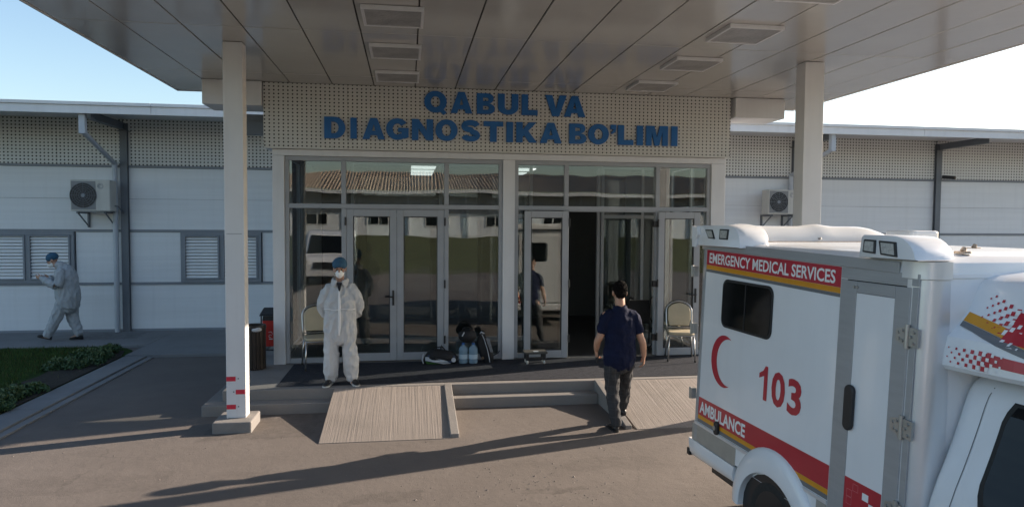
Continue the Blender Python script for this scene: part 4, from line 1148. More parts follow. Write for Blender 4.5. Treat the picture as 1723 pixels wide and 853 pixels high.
def union(name, mb, m, parent, voxel=0.010, smooth=4, fold=0.0, fscale=(9, 9, 9), seed=0):
    """fuse overlapping closed shapes into one continuous skin, with cloth folds"""
    me = mb.mesh(name, m)
    o = bpy.data.objects.new(name, me); COL.objects.link(o)
    r = o.modifiers.new("r", 'REMESH'); r.mode = 'VOXEL'; r.voxel_size = voxel
    s = o.modifiers.new("s", 'SMOOTH'); s.factor = 0.5; s.iterations = smooth
    bpy.context.view_layer.update()
    out = bpy.data.meshes.new_from_object(o.evaluated_get(bpy.context.evaluated_depsgraph_get()))
    bpy.data.objects.remove(o); bpy.data.meshes.remove(me)
    out.name = name
    if fold:
        ns = [v.normal.copy() for v in out.vertices]
        for v, nn in zip(out.vertices, ns):
            p = Vector((v.co.x * fscale[0] + seed, v.co.y * fscale[1], v.co.z * fscale[2]))
            a = 1 - abs(mnoise.noise(p)) * 2.2
            v.co += nn * (fold * (a - 0.35) + fold * .5 * mnoise.noise(p * 2.3))
    out.materials.clear(); out.materials.append(m)
    out.polygons.foreach_set("use_smooth", [True] * len(out.polygons)); out.polygons.foreach_set("material_index", [0] * len(out.polygons))
    out.update()
    return link(name, out, parent)

def limb(mb, *st, side=(1, 0, 0), n=16):
    """st: (x, y, z, ra[, rb])"""
    P = [Vector(q[:3]) for q in st]; r = [(q[3], q[4] if len(q) > 4 else q[3]) for q in st]
    # refine with a Catmull-Rom pass so that bends are round
    PP, RR = [], []
    for i in range(len(P) - 1):
        p0, p1, p2, p3 = P[max(0, i - 1)], P[i], P[i + 1], P[min(len(P) - 1, i + 2)]
        for k in range(4):
            t = k / 4
            PP.append(0.5 * ((2 * p1) + (p2 - p0) * t + (2 * p0 - 5 * p1 + 4 * p2 - p3) * t * t + (3 * p1 - p0 - 3 * p2 + p3) * t ** 3))
            RR.append(tuple(r[i][c] + (r[i + 1][c] - r[i][c]) * t for c in (0, 1)))
    PP.append(P[-1]); RR.append(r[-1])
    mb.tube(PP, RR, n, side=side, dome=True)

def frame(fwd, up=(0, 0, 1)):
    f = Vector(fwd).normalized(); u = Vector(up); u = (u - f * u.dot(f)).normalized(); r = f.cross(u)
    return Matrix((r, f, u)).transposed()          # columns: right, forward, up

def head(mb, c, fwd, up=(0, 0, 1), s=1.0):
    F = frame(fwd, up); c = Vector(c); T = lambda x, y, z: c + F @ (Vector((x, y, z)) * s)
    def ball(x, y, z, rx, ry, rz, fn=None):
        t = MB(); t.ball((0, 0, 0), (rx, ry, rz), 18, 12, fn=fn)
        mb.add([T(v[0] + x, v[1] + y, v[2] + z) for v in t.v], t.f)
    ball(0, -.012, .035, .076, .094, .090)
    def jaw(p, d): return Vector((p.x * (1 - .30 * max(0, -d.z)), p.y, p.z))
    ball(0, .018, -.035, .064, .072, .092, jaw)
    ball(0, .040, -.088, .036, .038, .032)
    ball(0, .084, .018, .048, .018, .014)
    t = MB(); t.tube([(0, .080, .018), (0, .102, -.014), (0, .112, -.032)], [.011, .014, .017], 10, dome=True); mb.add([T(*v) for v in t.v], t.f)
    ball(0, .086, -.066, .026, .012, .010); ball(.045, .062, -.022, .024, .026, .022); ball(-.045, .062, -.022, .024, .026, .022)
    for sx in (-1, 1): ball(sx * .080, -.010, -.005, .011, .022, .034)
    return T
def eyes(T, parent, brow=True):
    for sx in (-1, 1):
        b = MB(); b.ball(T(sx * .030, .083, .0), .011, 10, 7); b.build("eye", M['eye'], parent, local=True, smooth=180)
        if brow:
            b = MB(); b.tube([T(sx * .012, .102, .020), T(sx * .03, .103, .026), T(sx * .05, .092, .020)], .004, 6); b.build("eyebrow", M['hair'], parent, local=True)

def hand(mb, w, d, palm, thumb, curl=35, s=1.0):
    """wrist w, finger direction d, palm normal (side the fingers curl to), thumb side"""
    w = Vector(w); d = Vector(d).normalized(); p = Vector(palm); p = (p - d * p.dot(d)).normalized(); t = d.cross(p)
    if t.dot(Vector(thumb)) < 0: t = -t
    P = lambda a, b_, c: w + (d * a + t * b_ + p * c) * s
    m_ = MB(); m_.tube([P(-.015, 0, 0), P(.03, 0, 0), P(.07, 0, .002), P(.098, 0, .004)], [(.027 * s, .019 * s), (.036 * s, .017 * s), (.041 * s, .015 * s), (.038 * s, .012 * s)], 14, side=t, dome=True)
    mb.add(m_.v, m_.f)
    for k, (off, ln, rr) in enumerate(((.030, .070, .0088), (.010, .078, .0092), (-.010, .072, .0088), (-.029, .058, .0080))):
        a = R(curl * (.8 + .12 * k)); q = P(.094, off, .004); pts = [q]; ang = a * .5
        for frac in (.45, .30, .25):
            q = q + (d * math.cos(ang) + p * math.sin(ang) + t * (off * 1.2)) * (ln * frac * s); pts.append(q); ang += a * .75
        m_ = MB(); m_.tube([P(.075, off * .95, .003)] + pts, [rr * s, rr * s, rr * .96 * s, rr * .9 * s, rr * .75 * s], 8, dome=True); mb.add(m_.v, m_.f)
    m_ = MB(); m_.tube([P(.015, .024, .006), P(.045, .048, .016), P(.075, .056, .026), P(.098, .054, .034)], [.013 * s, .0115 * s, .010 * s, .008 * s], 8, dome=True); mb.add(m_.v, m_.f)

def shoe(parent, heel, toe, up=(0, 0, 1), w=.047, sole=True, stripes=0):
    """a low shoe from heel to toe (points on the ground under heel and toe tip)"""
    h, t = Vector(heel), Vector(toe); L = (t - h).length; F = frame(t - h, up)
    T = lambda x, y, z: h + F @ Vector((x, y, z))
    def ring(y, hw, z0, z1, n=14):
        o = []
        for i in range(n):
            a = 2 * math.pi * i / n; z = (z0 + z1) / 2 + (z1 - z0) / 2 * math.sin(a)
            o.append(T(hw * math.cos(a) * (1 if z < z1 * .8 else .85), y, max(z0, z)))
        return o
    b = MB(); st = ((.0, .022, .02, .055), (.012, .033, .016, .085), (.05, .036, .014, .098), (.09, .037, .014, .095), (.14, .043, .014, .078), (.19, .047, .014, .062), (.235, .043, .014, .052), (.262, .032, .016, .042), (.275, .012, .02, .032))
    k = L / .275
    b.rings([ring(y * k, hw, z0, z1) for y, hw, z0, z1 in st])
    s = b.build("shoe", M['shoe'], parent, local=True, smooth=60)
    pl = [(.0, .024), (.02, .036), (.09, .038), (.19, .049), (.24, .045), (.27, .026), (.279, .006)]
    out = [(hw, y * k) for y, hw in pl] + [(-hw, y * k) for y, hw in reversed(pl)]
    b = MB(); b.prism(out, lambda x, y, d: T(x, y, d), 0.0, .018); b.build("sole", M['sole'] if sole else M['shoe'], s, local=True, bevel=.003)
    for q in range(stripes):
        b = MB()
        for sx in (-1, 1):
            y = (.125 + .026 * q) * k
            b.add([T(sx * .043, y, .022), T(sx * .043, y + .012, .022), T(sx * .036, y - .006, .066), T(sx * .036, y - .018, .068)], [(0, 1, 2, 3)])
        b.build("stripe", M['sole'], s, local=True)
    return s

# ---------------------------------------------------------------- the guard in a coverall facing the camera
t = thing("person", (-.92, 9.66, PZ + .004), "person in white coverall and white mask standing at the doors, hands behind the back", "person")
b = MB(); T = head(b, (0, -.03, 1.585), (0.02, -1, -.06))
limb(b, (0, .02, 1.36, .055), (0, 0, 1.45, .054), (0, -.02, 1.53, .056))
limb(b, (0, .01, .92, .13, .10), (0, .02, 1.10, .13, .09), (0, .02, 1.30, .16, .10), (0, .02, 1.37, .10, .07))
for sx in (-1, 1):
    limb(b, (sx * .16, .02, 1.31, .05), (sx * .25, .09, 1.05, .04), (sx * .11, .19, .93, .030)); hand(b, (sx * .10, .195, .925), (-sx * .9, .1, -.25), (0, 1, 0), (0, 0, 1), 45)
    limb(b, (sx * .09, .01, .86, .085), (sx * .10, 0, .47, .06), (sx * .135, 0, .08, .042)); limb(b, (sx * .14, .02, .05, .022), (sx * .165, -.08, .03, .016))
union("body", b, M['skin'], t, .0062, 2)
eyes(T, t)
b = MB()
limb(b, (0, .01, .66, .205, .135), (0, .01, .80, .218, .150), (0, .015, .98, .210, .150), (0, .02, 1.14, .208, .145), (0, .02, 1.27, .178, .120), (0, .02, 1.36, .110, .082), n=22)
for sx in (-1, 1):
    limb(b, (sx * .145, .02, 1.315, .070), (sx * .200, .03, 1.215, .078), (sx * .236, .08, 1.08, .078), (sx * .205, .15, .96, .072), (sx * .09, .20, .91, .058))
    limb(b, (sx * .108, .01, .74, .112, .126), (sx * .118, .01, .55, .098, .112), (sx * .128 + .01, .0, .36, .100, .110), (sx * .135 + .012, .0, .18, .098, .106), (sx * .14 + .012, .01, .10, .080, .098))
ca = [R(-62 + 304 * k / 30) for k in range(31)]         # turned-up collar, open at the throat
b.tube([(.100 * math.cos(a), .094 * math.sin(a) - .008, 1.405 + .016 * math.sin(a)) for a in ca], [(.048, .014)] * 31, 12, side=(0, 0, 1), dome=True)
cv = union("coverall", b, M['suit'], t, .0085, 4, .015, (12, 12, 7), 3)
b = MB(); b.tube([(.0, -.135, 1.30), (.005, -.158, 1.15), (.008, -.165, .98), (.004, -.166, .80), (.0, -.160, .70)], [(.012, .004), (.017, .006), (.019, .006), (.018, .006), (.010, .004)], 8, side=(1, 0, 0), dome=True); b.build("zip_flap", M['suit_seam'], cv, local=True, smooth=180)
b = MB(); b.tube([(x, -.012 - math.sqrt(max(0, 1 - (x / .222) ** 2)) * .152, 1.045 + .006 * math.sin(x * 30)) for x in [-.205 + .0205 * i for i in range(21)]], .006, 6); b.build("waist_seam", M['suit_seam'], cv, local=True, smooth=180)
b = MB(); b.add([(-.030, -.102, 1.405), (.036, -.102, 1.405), (.018, -.142, 1.31), (.004, -.150, 1.285)], [(0, 1, 2, 3)]); b.tube([(-.028, -.098, 1.40), (-.004, -.140, 1.30), (.03, -.098, 1.40)], .008, 6); b.build("undershirt", M['shirt_dark'], t, local=True)
def capmesh(T, parent, puff=1.0):
    b = MB(); t_ = MB(); t_.ball((0, 0, 0), (.098 * puff, .116, .098), 26, 14, fn=lambda p, d: p * (1 + .05 * math.sin(9 * math.atan2(d.y, d.x)) * (1 - abs(d.z)) + .03 * mnoise.noise(d * 5)) if p.z > -.05 else Vector((p.x * .96, p.y * .96, p.z)))
    b.add([T(v[0], v[1] - .020 - (v[2] < 0) * .0, v[2] + .064 - .18 * (v[1]) * 0) for v in t_.v], t_.f)
    o = b.build("cap", M['cap'], parent, local=True, smooth=180)
    b = MB(); b.tube([T(.088 * math.cos(R(a)), -.02 + .106 * math.sin(R(a)), .042 + .016 * math.sin(R(a))) for a in range(0, 360, 15)], .007, 6, closed=True); b.build("cap_band", M['cap'], o, local=True, smooth=180)
capmesh(T, t)
def maskmesh(T, parent):
    b = MB(); rs = []
    for i in range(7):
        q = i / 6; k = math.sqrt(max(0, 1 - q * q))
        rs.append([T(.064 * k * math.cos(R(a)) * (1.0 if math.sin(R(a)) > 0 else .88), .062 + .075 * q - .05 * (1 - q) * abs(math.cos(R(a))) , -.058 + (.060 if math.sin(R(a)) > 0 else .062) * k * math.sin(R(a))) for a in range(0, 360, 18)])
    b.rings(rs); o = b.build("face_mask", M['mask'], parent, local=True, smooth=60)
    b = MB()
    for sx in (-1, 1): b.tube([T(sx * .055, .055, -.03), T(sx * .078, .015, -.005), T(sx * .086, -.03, .015)], .0025, 5); b.tube([T(sx * .05, .05, -.085), T(sx * .072, .0, -.09), T(sx * .06, -.05, -.10)], .0025, 5)
    b.build("mask_strap", M['mask'], o, local=True)
maskmesh(T, t)
shoe(t, (-.128, .05, 0), (-.19, -.205, 0), stripes=3)
shoe(t, (.155, .05, 0), (.245, -.19, 0), stripes=3)

# ---------------------------------------------------------------- the man walking up the ramp, seen from behind
t = thing("person", (2.53, 8.02, 0.004), "dark-haired person in navy polo and grey checked trousers walking to the doors", "person")
b = MB(); T = head(b, (0.0, .03, 1.665), (0.04, 1, -.05), s=1.03)
limb(b, (0, .0, 1.42, .056), (0, .0, 1.52, .060), (0, .02, 1.60, .060))
limb(b, (0, .0, .95, .14, .10), (0, -.01, 1.15, .14, .10), (0, .0, 1.34, .15, .09), (0, 0, 1.42, .07, .05))
AR = {-1: ((-.175, .0, 1.395), (-.236, -.01, 1.17), (-.270, .01, 1.09), (-.262, .10, .965)), 1: ((.175, .0, 1.39), (.238, -.03, 1.16), (.272, -.05, 1.07), (.300, -.02, .90))}
for sx in (-1, 1):
    a = AR[sx]
    limb(b, (*a[0], .052), (*a[1], .046), (*a[2], .042), ((a[2][0] + a[3][0]) / 2, (a[2][1] + a[3][1]) / 2, (a[2][2] + a[3][2]) / 2, .041, .043), (*a[3], .028, .030))
hand(b, AR[-1][3], (.15, .30, -.95), (.9, .2, .2), (0, 1, .2), 62)
hand(b, AR[1][3], (.05, .10, -1), (-.9, .3, 0), (0, 1, 0), 48)
LG = {-1: ((-.095, .0, .88), (-.075, .03, .48), (-.055, -.06, .09)), 1: ((.10, .02, .88), (.135, .20, .55), (.160, .33, .19))}
for sx in (-1, 1): limb(b, *[(*p, r_) for p, r_ in zip(LG[sx], (.085, .058, .042))])
limb(b, (-.055, -.05, .06, .035), (-.06, .08, .035, .032)); limb(b, (.16, .33, .15, .035), (.165, .45, .12, .032))
union("body", b, M['skin'], t, .0062, 2)
eyes(T, t)
b = MB(); b.tube([T(-.022, .098, -.062), T(0, .104, -.060), T(.022, .098, -.062)], .004, 6); b.build("mouth", mat("lips", (.30, .12, .10), .5), t, local=True)
# hair: short, fuller on the crown
b = MB(); t_ = MB(); t_.ball((0, 0, 0), (.083, .100, .092), 22, 14)
b.add([T(v[0], v[1] - .020, v[2] + .050) for v in t_.v], t_.f)
t_ = MB(); t_.ball((0, 0, 0), (.070, .048, .062), 16, 10); b.add([T(v[0], v[1] - .064, v[2] - .002) for v in t_.v], t_.f)
union("hair", b, M['hair'], t, .006, 2, .011, (38, 38, 38))
b = MB()
limb(b, (0, .005, .845, .200, .150), (0, .0, .93, .200, .150), (0, -.01, 1.08, .192, .135), (0, -.01, 1.22, .192, .130), (0, .0, 1.34, .188, .115), (0, .0, 1.425, .135, .082), (0, .0, 1.475, .085, .070), n=24)
for sx in (-1, 1):
    a = AR[sx]; limb(b, (sx * .125, 0, 1.41, .062), (sx * .172, .0, 1.375, .068), (sx * .208, -.005, 1.29, .066), (a[1][0] - sx * .012, a[1][1], 1.225, .062))
sh = union("polo_shirt", b, M['navy'], t, .009, 4, .011, (9, 9, 8), 9)
b = MB(); b.tube([(.076 * math.cos(R(a)), .072 * math.sin(R(a)) + .0, 1.488 + .012 * math.sin(R(a))) for a in range(0, 360, 15)], [(.026, .010)] * 24, 10, side=(0, 0, 1), closed=True); b.build("collar", M['navy'], sh, local=True, smooth=180)
b = MB()
limb(b, (0, .0, .78, .140, .11), (0, .0, .86, .160, .115), (0, .0, .90, .15, .11), n=22)
for sx in (-1, 1):
    h, k, f = LG[sx]
    limb(b, (h[0] * .92, h[1], .80, .092, .112), (h[0] + (k[0] - h[0]) * .5, h[1] + (k[1] - h[1]) * .5, (h[2] + k[2]) / 2, .093, .105), (*k, .080, .090), ((k[0] + f[0]) / 2, (k[1] + f[1]) / 2, (k[2] + f[2]) / 2, .072, .080), (f[0], f[1], f[2] + .02, .064, .074))
union("trousers", b, M['plaid'], t, .009, 4, .012, (11, 11, 8), 5)
shoe(t, (-.055, -.11, 0), (-.065, .16, 0), sole=False)
shoe(t, (.160, .28, .072), (.172, .54, .122), sole=False)
ph = thing("phone", (2.53 - .245, 8.13, .88), "black phone held in the left hand of the person in navy", "phone")
b = MB(); b.prism(rrect(.07, .14, .01, 4), lambda a, c, d: Vector((d, a, c)), -.004, .004); ob = b.build("case", M['black'], ph, local=True, bevel=.002); ob.rotation_euler = (R(18), 0, R(8))

# ---------------------------------------------------------------- the one in a coverall walking along the left wing
t = thing("person", (-6.93, 15.2, .059), "person in white coverall and blue cap walking along the left wing", "person")
b = MB(); T = head(b, (-.185, 0, 1.625), (-1, -.12, -.52), (-.5, 0, 1))
limb(b, (.02, 0, 1.42, .058), (-.08, 0, 1.50, .058), (-.15, 0, 1.57, .058))
limb(b, (.10, 0, .95, .11, .14), (.08, 0, 1.2, .11, .15), (.02, 0, 1.40, .10, .13), side=(1, 0, 0))
ARM = {-1: ((.03, -.19, 1.40), (.02, -.26, 1.15), (-.20, -.22, 1.22), (-.33, -.17, 1.285)), 1: ((.03, .19, 1.40), (.03, .25, 1.15), (-.18, .20, 1.19), (-.32, .12, 1.26))}
for sx in (-1, 1):
    a = ARM[sx]; limb(b, (*a[0], .055), (*a[1], .046), (*a[2], .036), (*a[3], .028)); hand(b, a[3], (-1, -sx * .25, .25), (0, -sx, .3), (0, 0, 1), 50)
LG = {-1: ((.06, -.09, .86), (-.09, -.10, .49), (-.26, -.10, .12)), 1: ((.08, .09, .86), (.12, .10, .47), (.23, .10, .12))}
for sx in (-1, 1): limb(b, *[(*p, r_) for p, r_ in zip(LG[sx], (.085, .06, .042))])
limb(b, (-.26, -.10, .09, .035), (-.37, -.10, .09, .03)); limb(b, (.23, .10, .08, .035), (.10, .10, .035, .03))
union("body", b, M['skin'], t, .0062, 2)
eyes(T, t)
b = MB()
limb(b, (.09, 0, .74, .20, .20), (.09, 0, .90, .225, .215), (.07, 0, 1.08, .215, .21), (.065, 0, 1.24, .205, .215), (.055, 0, 1.38, .165, .20), (.0, 0, 1.47, .11, .12), (-.05, 0, 1.53, .088, .09), side=(1, 0, 0), n=22)
for sx in (-1, 1):
    a = ARM[sx]; limb(b, (a[0][0], a[0][1], a[0][2], .092), (*a[1], .088), (*a[2], .070), (a[3][0] + .03, a[3][1], a[3][2], .050))
    h, k, f = LG[sx]; limb(b, (*h, .135, .125), ((h[0] + k[0]) / 2, h[1], (h[2] + k[2]) / 2, .125, .115), (*k, .110, .105), ((k[0] + f[0]) / 2, k[1], (k[2] + f[2]) / 2, .098, .095), (f[0], f[1], f[2] + .02, .082, .085))
union("coverall", b, mat('thin grey white coverall', (0.36, 0.385, 0.41), 0.8, var=0.07, vscale=7, bump=0.35, bscale=26), t, .0095, 4, .015, (11, 11, 7), 14)
capmesh(T, t); maskmesh(T, t)
shoe(t, (-.20, -.10, .03), (-.455, -.10, .10), sole=False)
shoe(t, (.31, .10, .0), (.05, .10, .0), sole=False)
# ================================================================== LOOSE THINGS ON THE PORCH
M['chrome'] = mat("dull chrome tube", (0.48, 0.48, 0.48), 0.28, 0.85, var=0.05)
M['cream'] = mat("cream chair vinyl", (0.42, 0.36, 0.25), 0.5, var=0.06, vscale=5, bump=0.1, bscale=30)
PT = PZ + .010
def chair(loc, rotz, label):
    """banquet chair, local: front = -Y"""
    t = thing("banquet_chair", loc, label, "chair", "cream chairs on the porch", rotz)
    b = MB(); b.prism(rrect(.42, .42, .09, 6), lambda a, c, d: (a, c, d), .425, .475); b.build("seat", M['cream'], t, bevel=.02, segs=3, local=True)
    # rounded back pad
    out = [(-.16, .0), (.16, .0), (.185, .10), (.185, .24)] + [(.185 * math.cos(R(a)), .24 + .13 * math.sin(R(a))) for a in (25, 50, 75, 90, 105, 130, 155)] + [(-.185, .24), (-.185, .10)]
    b = MB(); b.prism(out, lambda a, c, d: (a, .205 + d + c * .20, .53 + c), -.022, .022); b.build("backrest", M['cream'], t, bevel=.015, segs=3, local=True)
    arch = [(-.20, .19, .42), (-.205, .225, .56), (-.208, .262, .74)] + [(.208 * math.cos(R(a)), .270 + .03 * math.sin(R(a)), .77 + .155 * math.sin(R(a))) for a in (170, 150, 125, 105, 90, 75, 55, 30, 10)] + [(.208, .262, .74), (.205, .225, .56), (.20, .19, .42)]
    b = MB(); b.tube(arch, .0125, 10); b.build("back_frame", M['chrome'], t, smooth=180, local=True)
    b = MB(); b.tube([(-.2, .205, .50), (.2, .205, .50)], .009, 8); b.tube([(x * .2, y, .415) for x, y in ((-1, -.18), (1, -.18), (1, .18), (-1, .18))], .010, 8, closed=True); b.build("seat_rail", M['chrome'], t, smooth=60, local=True)
    for sx, sy in ((-1, -1), (1, -1), (-1, 1), (1, 1)):
        b = MB(); b.tube([(sx * .19, sy * .17, .42), (sx * .205, sy * .20, .22), (sx * .215, sy * (.225 if sy < 0 else .25), .012)], .0125, 10); lg = b.build("leg", M['chrome'], t, smooth=180, local=True)
        b = MB(); b.cyl((sx * .215, sy * (.225 if sy < 0 else .25), 0), (sx * .215, sy * (.225 if sy < 0 else .25), .03), .016, 10); b.build("foot", M['black'], lg, local=True)
chair((-1.36, 10.83, PZ + .010), R(14), "cream padded chair half hidden behind the standing person in white")
chair((4.42, 10.74, PZ + .010), R(-16), "cream padded chair beside the ambulance in front of the open right leaf")

# sports bag
M['bag_blue'] = mat("navy bag nylon", (0.012, 0.03, 0.085), 0.7, var=0.2, bump=.3, bscale=30)
M['bag_black'] = mat("black bag nylon", (0.010, 0.010, 0.012), 0.75, var=0.3, bump=.4, bscale=25)
M['bag_white'] = mat("white bag panel", (0.50, 0.52, 0.56), 0.6, var=0.1)
M['bag_green'] = mat("green bag panel", (0.05, 0.14, 0.03), 0.7)
t = thing("sports_bag", (.50, 10.86, PT), "navy and black sports bag with a white side panel in front of the doors", "bag")
b = MB(); rs = []
for i in range(13):
    x = -.26 + .52 * i / 12; q = 1 - abs(x / .27) ** 4; hh = .10 + .13 * q - .02 * math.sin(x * 9)
    rs.append([(x + .02 * math.sin(a), .12 * max(.55, q) * math.cos(a), max(0.0, hh / 2 + hh / 2 * math.sin(a) * (1.0 if abs(math.sin(a)) < .9 else .97))) for a in [2 * math.pi * j / 16 for j in range(16)]])
b.rings(rs); b.build("sack", M['bag_black'], t, smooth=60, local=True)
def bag_patch(name, pts, m, o):
    b = MB(); b.prism(pts, lambda a, c, d: (a, -.118 * max(.55, 1 - abs(a / .27) ** 4) * math.sqrt(max(.05, 1 - ((c - .10) / .13) ** 2)) - d, c), -.012, o); b.build(name, m, t, local=True)
bag_patch("blue_panel", [(-.20, .15), (-.10, .165), (.10, .16), (.23, .13), (.24, .05), (.15, .03), (.0, .07), (-.2, .12)], M['bag_blue'], .008)
bag_patch("white_panel", [(-.235, .12), (-.20, .125), (-.02, .095), (.10, .06), (.16, .012), (.05, .010), (-.10, .045), (-.235, .065)], M['bag_white'], .012)
bag_patch("green_panel", [(-.235, .055), (-.10, .035), (.0, .012), (-.21, .012)], M['bag_green'], .010)
b = MB(); b.prism([(.205 + .035 * math.cos(R(a)), .07 + .035 * math.sin(R(a))) for a in range(0, 360, 30)], lambda a, c, d: (a, -.085 - d, c), -.01, .012); b.build("round_badge", M['bag_white'], t, local=True)
b = MB(); b.tube([(-.10, -.03, .20), (-.06, -.04, .265), (.03, -.045, .275), (.08, -.03, .21)], .010, 8); b.tube([(.0, .02, .21), (.02, .02, .29), (.03, .02, .21)], .010, 8); b.build("handle", M['bag_black'], t, smooth=180, local=True)
b = MB(); b.tube([(-.26, -.02, .16), (-.285, -.06, .08), (-.262, -.08, .02)], .010, 8); b.build("strap", M['bag_white'], t, smooth=180, local=True)

# big water bottles
bm_, bn, bl, bb = new_mat("pale blue water bottle")
bb.inputs["Base Color"].default_value = (.42, .58, .70, 1); bb.inputs["Roughness"].default_value = .12; bb.inputs["Transmission Weight"].default_value = .55; bb.inputs["IOR"].default_value = 1.2
M['bottle'] = bm_
M['bottle_cap'] = mat("blue bottle cap", (.02, .09, .28), .5)
def bottle(x, y, label):
    t = thing("water_bottle", (x, y, PT), label, "bottle", "large water bottles on the porch")
    b = MB(); rs = []
    for z, r in ((0, .060), (.008, .070), (.03, .074), (.07, .071), (.08, .074), (.13, .071), (.14, .074), (.19, .071), (.20, .074), (.235, .070), (.27, .045), (.285, .024), (.31, .022)):
        rs.append([(r * math.cos(a) * (1.0), r * math.sin(a), z) for a in [2 * math.pi * j / 20 for j in range(20)]])
    b.rings(rs); b.build("body", M['bottle'], t, smooth=50, local=True)
    MB().cyl((0, 0, .295), (0, 0, .325), .026, 14).build("bottle_cap", M['bottle_cap'], t, local=True)
    b = MB(); b.tube([(.0745 * math.cos(R(a)), .0745 * math.sin(R(a)), .11) for a in range(0, 360, 18)], [(.035, .0012)] * 20, 6, side=(0, 0, 1), closed=True); b.build("sleeve", mat("clear label film", (.45, .55, .62), .3) if 'blab' not in M else M['blab'], t, smooth=60, local=True)
bottle(.865, 10.86, "large pale blue water bottle next to the sports bag, left of the pair")
bottle(1.02, 10.84, "large pale blue water bottle next to the upright backpack, right of the pair")
# black helmet-shaped bag lying on the bottles
t = thing("black_bag", (.93, 10.87, PT + .327), "small rounded black bag resting on top of the water bottles", "bag")
b = MB(); b.ball((0, 0, .105), (.145, .12, .108), 20, 12, fn=lambda p, d: p * (1 + .06 * mnoise.noise(d * 3))); b.build("sack", M['bag_black'], t, smooth=180, local=True)
b = MB(); b.tube([(-.09, -.04, .18), (-.07, -.05, .235), (.03, -.05, .245), (.06, -.04, .19)], .011, 8); b.build("handle", M['bag_black'], t, smooth=180, local=True)
b = MB(); b.obox((-.075, -.105, .145), (.016, .006, .07), (0, R(28), 0)); b.build("tag", M['bag_white'], t, local=True)
# backpack leaning
t = thing("backpack", (1.22, 10.90, PT), "tall black backpack with pale straps leaning on the glass", "backpack")
b = MB(); rs = []
for i in range(12):
    z = .02 + .44 * i / 11; q = 1 - abs((z - .2) / .27) ** 3; lean = -.12 * (z / .46)
    rs.append([(lean + .05 + (.115 * max(.45, q)) * math.copysign(abs(math.cos(a)) ** .7, math.cos(a)), .10 * max(.4, q) * math.copysign(abs(math.sin(a)) ** .7, math.sin(a)), z) for a in [2 * math.pi * j / 18 for j in range(18)]])
b.rings([[(p[0], p[1], 0.0) for p in rs[0]]] + rs); b.build("sack", M['bag_black'], t, smooth=60, local=True)
b = MB(); b.tube([(-.06, -.04, .45), (-.03, -.095, .38), (.02, -.112, .22), (.055, -.105, .06), (.06, -.10, .01)], .006, 6); b.build("piping", M['bag_white'], t, smooth=180, local=True)
b = MB(); b.tube([(-.10, -.01, .44), (-.07, -.02, .485), (-.02, -.02, .46)], .010, 8); b.build("handle", M['bag_white'], t, smooth=180, local=True)
b = MB(); b.prism([(-.01, .40), (.05, .40), (.11, .18), (.07, .18)], lambda a, c, d: (a, -.088 - d - .03 * (1 - abs(c - .25) / .3), c), -.01, .012); b.build("grey_panel", mat("grey bag panel", (.16, .165, .18), .6, var=.4, vscale=40), t, local=True)
b = MB(); b.tube([(.13, .02, .10), (.20, .02, .13), (.235, .02, .17)], .008, 6); b.build("loose_strap", M['bag_black'], t, smooth=180, local=True)
b = MB(); b.cyl((-.055, -.098, .085), (-.055, -.112, .085), .022, 12); b.build("emblem", mat("brown emblem", (.12, .08, .05), .6), t, local=True)
# low wheeled dolly
t = thing("dolly", (1.99, 10.72, PT), "low dark dolly with four small casters by the open leaf", "dolly")
b = MB(); b.prism(rrect(.37, .26, .02, 4), lambda a, c, d: (a, c, d), .165, .195); b.build("platform", mat("dark grey dolly board", (.07, .065, .06), .7, var=.2), t, bevel=.006, local=True)
MB().box(-.035, .045, -.10, -.02, .196, .200).build("sticker", M['bag_white'], t, local=True)
b = MB(); b.box(-.15, .15, -.06, -.03, .06, .085); b.box(-.15, .15, .03, .06, .06, .085); b.build("brace", M['black'], t, local=True)
for sx in (-1, 1):
    for sy in (-1, 1):
        b = MB(); b.box(sx * .135 - .022, sx * .135 + .022, sy * .085 - .02, sy * .085 + .02, .062, .164); b.build("leg", M['black'], t, local=True)
        b = MB(); b.rings([[(sx * .135 + dx, sy * .085 + rr * math.cos(R(a)), .032 + rr * math.sin(R(a))) for a in range(0, 360, 20)] for dx, rr in ((-.012, .024), (-.009, .031), (.009, .031), (.012, .024))]); b.build("caster", M['sole'], t, smooth=50, local=True)
# brown litter bin with a white liner
t = thing("litter_bin", (-2.30, 10.85, PZ), "dark brown round litter bin with a white liner behind the left column", "bin")
M['brown'] = mat("dark brown slatted bin", (.020, .011, .007), .55, var=.3, vscale=8)
MB().cyl((0, 0, .03), (0, 0, .60), .150, 24).build("inner_can", M['black'], t, local=True)
for k in range(18):
    b = MB(); a = R(20 * k); b.obox((.158 * math.cos(a), .158 * math.sin(a), .31), (.014, .050, .60), (0, 0, a)); b.build("slat", M['brown'], t, bevel=.003, local=True)
b = MB(); b.rings([[(r * math.cos(R(a)), r * math.sin(R(a)), z) for a in range(0, 360, 15)] for r, z in ((.168, .60), (.176, .64), (.165, .67), (.120, .665), (.12, .62))], caps=False); b.build("rim", M['brown'], t, smooth=50, local=True)
b = MB(); b.ball((.04, -.12, .615), (.095, .06, .045), 14, 9, fn=lambda p, d: p * (1 + .12 * mnoise.noise(d * 4))); b.build("liner", M['bag_white'], t, smooth=180, local=True)
